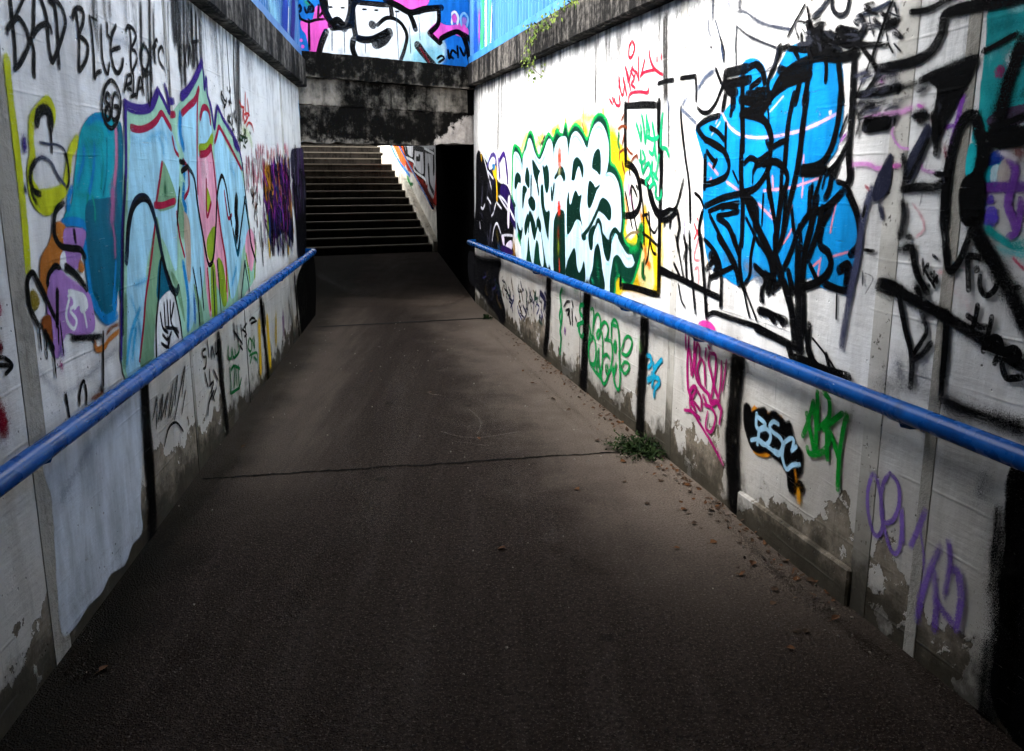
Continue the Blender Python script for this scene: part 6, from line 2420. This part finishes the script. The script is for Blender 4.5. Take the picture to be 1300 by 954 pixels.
def weed(name, base, label, n, spread, hgt, leaf, rn, cat='weed', tall=0):
    root = empty(name, base, label, cat)
    b1, b2 = bmesh.new(), bmesh.new()
    for i in range(n):
        an = rn.uniform(0, 2 * pi)
        r = rn.uniform(.2, 1) * spread
        tip = Vector((cos(an) * r, sin(an) * r * 1.2, rn.uniform(.15, 1) * hgt))
        rt = Vector((cos(an) * r * .2, sin(an) * r * .25, 0))
        md = rt.lerp(tip, .5) + Vector((0, 0, hgt * .15))
        tube(b1, [rt, md, tip], [.0022, .0016, .0008], 4)
        for k in range(9):
            t = rn.uniform(.2, 1)
            c = (rt * (1 - t) ** 2 + md * 2 * t * (1 - t) + tip * t * t)
            leaf_shape(b2, c, rv(rn) + Vector((0, 0, .3)) + (tip - rt).normalized() * .5, Vector((0, 0, 1)) + rv(rn, .4), leaf * rn.uniform(.6, 1.3), leaf * rn.uniform(.35, .6))
    for i in range(tall):
        c = Vector((rn.uniform(-.03, .05), rn.uniform(-.12, .12), 0))
        d = Vector((rn.uniform(-.2, .2), rn.uniform(-.2, .2), 1))
        h = rn.uniform(.5, 1) * hgt * 2.2
        pts = [c + d * h * t + Vector((rn.uniform(-.03, .03), rn.uniform(-.03, .03), 0)) * t * t * 2 for t in (0, .35, .7, 1)]
        s = Vector((rn.uniform(-1, 1), rn.uniform(-1, 1), 0)).normalized() * .004
        for j, (a, b) in enumerate(zip(pts, pts[1:])):
            w0, w1 = (1, .8, .45, 0)[j], (1, .8, .45, .05)[j + 1]
            b2.faces.new([b2.verts.new(q) for q in (a - s * w0, a + s * w0, b + s * w1, b - s * w1)])
    obj('stem', b1, M['leaf'], root)
    obj('foliage', b2, M['leaf'], root)
    return root


rn = random.Random(5)
weed('weed', ground_pt(815, 574), 'low green weed clump at the wall foot by the floor crack', 100, .27, .075, .026, rn, tall=6)
weed('weed', ground_pt(843, 552) + Vector((-.02, 0, 0)), 'upright grassy tuft against the wall beside the low clump', 10, .05, .2, .025, rn, tall=16)
weed('weed', ground_pt(618, 405), 'tiny weed at the end of the far floor joint', 16, .10, .05, .03, rn)

# ivy over the right coping
iv = empty('ivy', FR.pt(*FR.sz(676, 60), .1), 'ivy creeping along the fence foot and hanging over the coping', 'ivy')
b1, b2 = bmesh.new(), bmesh.new()
cop = .135


def on_coping(u, v, off=cop):
    s, z = FR.sz(u, v, off)
    return FR.pt(s, z, off) - iv.location


vines = [[(742, -4), (722, 8), (706, 22), (690, 32), (680, 30), (668, 33)], [(700, 22), (690, 34), (678, 44), (672, 52), (670, 64), (672, 78), (679, 90), (688, 97)],
         [(690, 26), (684, 40), (676, 56), (673, 70), (676, 84), (683, 94)], [(735, 0), (726, 2), (712, 12), (698, 20)]]
for vi_ in vines:
    q = spline(vi_, 3)
    pts = [on_coping(u, v, cop + rn.uniform(-.01, .01)) for u, v in q]
    tube(b1, pts[::2], .004, 5)
    for i, pnt in enumerate(pts):
        f = i / len(pts)
        for k in range(2 if vi_ is not vines[1] or f < .8 else 5):
            sp = .022 + (.03 if f > .8 and vi_ in vines[1:3] else 0)
            c = pnt + FR.d * rn.gauss(0, sp * 1.8) + FR.n * rn.uniform(-.01, .06) + Vector((0, 0, rn.gauss(0, sp)))
            leaf_shape(b2, c, FR.n * rn.uniform(0, .6) + Vector((0, 0, -1)) + rv(rn, .8), FR.n + rv(rn, .5), rn.uniform(.018, .042), rn.uniform(.016, .036), curl=.3)
obj('stem', b1, M['steel'], iv)
obj('foliage', b2, M['ivy'], iv)

# single fallen leaves: each one an object
protos = []
for k in range(4):
    bm = bmesh.new()
    leaf_shape(bm, Vector((-.025, 0, .006)), Vector((1, 0, .1)), Vector((0, 0, 1)), .05, .034 + .006 * k, fold=.5 - .1 * k, curl=.25 * (1 if k % 2 else -.3))
    tube(bm, [Vector((-.025, 0, .006)), Vector((-.045, .004, .002))], .0009, 4)
    me = bpy.data.meshes.new('dry_leaf')
    bm.to_mesh(me)
    bm.free()
    me.materials.append(M['dry'] if k < 2 else M['dry2'])
    protos.append(me)
spots = [(792, 610), (982, 765), (1012, 800), (1003, 826), (905, 690), (1025, 805), (983, 752), (866, 648), (748, 542), (720, 520), (690, 470), (705, 505), (660, 440), (822, 640), (880, 668), (940, 690), (955, 720),
         (310, 568), (312, 571), (398, 436), (610, 560), (545, 500), (470, 470), (760, 560), (300, 520), (130, 850), (640, 700), (730, 620), (860, 700), (1060, 790), (905, 650), (790, 588), (676, 488), (840, 612)]
for (u, v) in spots:
    o = bpy.data.objects.new('dry_leaf', rn.choice(protos))
    C.objects.link(o)
    o.location = ground_pt(u + rn.uniform(-3, 3), v + rn.uniform(-3, 3)) + Vector((0, 0, .001))
    o.rotation_euler = (rn.uniform(-.2, .2), rn.uniform(-.2, .2), rn.uniform(0, 6.3))
    k = rn.uniform(.55, 1.0)
    o.scale = (k, k, k)
    tag(o, 'single dry brown leaf lying loose on the asphalt path', 'leaf', 'loose dry leaves on the path')
bm = bmesh.new()
for i in range(360):
    t = rn.random() ** .8
    s0, s1 = FR.sz(640, 405)[0], FR.sz(1075, 752)[0]
    s = s0 + (s1 - s0) * t
    c = FR.pt(s, .004 + rn.random() * .02, abs(rn.gauss(0, .06)) + .015 + (rn.random() < .12) * rn.uniform(0, .3))
    c.z = .004 if rn.random() < .5 else c.z
    leaf_shape(bm, c, rv(rn) * Vector((1, 1, .3)), Vector((0, 0, 1)) + rv(rn, .5), rn.uniform(.012, .045), rn.uniform(.008, .03), fold=rn.uniform(-.4, .5), curl=rn.uniform(-.3, .4))
lt = obj('leaf_litter', bm, M['dry'])
lt.data.materials.append(M['dry2'])
for i, f in enumerate(lt.data.polygons):
    f.material_index = (i // 6) % 2
tag(lt, 'brown leaf litter drifted along the foot of the wall', 'leaf litter', kind='stuff')
bm = bmesh.new()
for i in range(260):                                      # grit and crumbs
    if rn.random() < .55:
        s = rn.uniform(FR.sz(640, 405)[0], FR.sz(1215, 863)[0])
        c = FR.pt(s, 0, abs(rn.gauss(0, .22)) + .02)
    else:
        y = rn.uniform(2.3, 9.5)
        x = rn.uniform(LX(y), RX(y))
        c = Vector((x, y, 0))
    r = rn.uniform(.002, .0065)
    m4 = bmesh.ops.create_icosphere(bm, subdivisions=1, radius=r)
    for vv in m4['verts']:
        vv.co = vv.co * rn.uniform(.7, 1.3) + c + Vector((0, 0, r * .5))
gt = obj('grit', bm, M['grit'])
tag(gt, 'scattered grit and crumbs of concrete on the path', 'grit', kind='stuff')
# ------------------------------------------------------------------ light
w = bpy.data.worlds.new('World')
sc.world = w
w.use_nodes = True
nt = w.node_tree
nt.nodes.clear()
wo = nt.nodes.new('ShaderNodeOutputWorld')
bg = nt.nodes.new('ShaderNodeBackground')
sky = nt.nodes.new('ShaderNodeTexSky')
sky.sky_type = 'NISHITA'
sky.sun_disc = False
SUN_EL, SUN_AZ = 48, 245
sky.sun_elevation = R(SUN_EL)
sky.sun_rotation = R(SUN_AZ)
sky.air_density = 1.0
sky.dust_density = 3.0
bg.inputs['Strength'].default_value = .15
hs = nt.nodes.new('ShaderNodeHueSaturation')          # thin high cloud: a paler sky
hs.inputs['Saturation'].default_value = .12
nt.links.new(sky.outputs[0], hs.inputs['Color'])
nt.links.new(hs.outputs[0], bg.inputs[0])
nt.links.new(bg.outputs[0], wo.inputs[0])
sd = bpy.data.lights.new('sun', 'SUN')
sd.energy = 0.5
sd.angle = R(20)
sd.color = (1, .95, .88)
so = bpy.data.objects.new('sun', sd)
C.objects.link(so)
az = R(SUN_AZ)
dirv = Vector((sin(az) * cos(R(SUN_EL)), cos(az) * cos(R(SUN_EL)), sin(R(SUN_EL))))
so.rotation_euler = dirv.to_track_quat('Z', 'Y').to_euler()
so.location = (0, 0, 12)

sc.render.engine = 'CYCLES'
sc.cycles.transparent_max_bounces = 64
sc.cycles.max_bounces = 8
sc.cycles.use_denoising = True
sc.view_settings.view_transform = 'Standard'
sc.view_settings.look = 'None'
sc.view_settings.exposure = 2.95
sc.view_settings.gamma = 1.0
sc.view_settings.use_curve_mapping = False
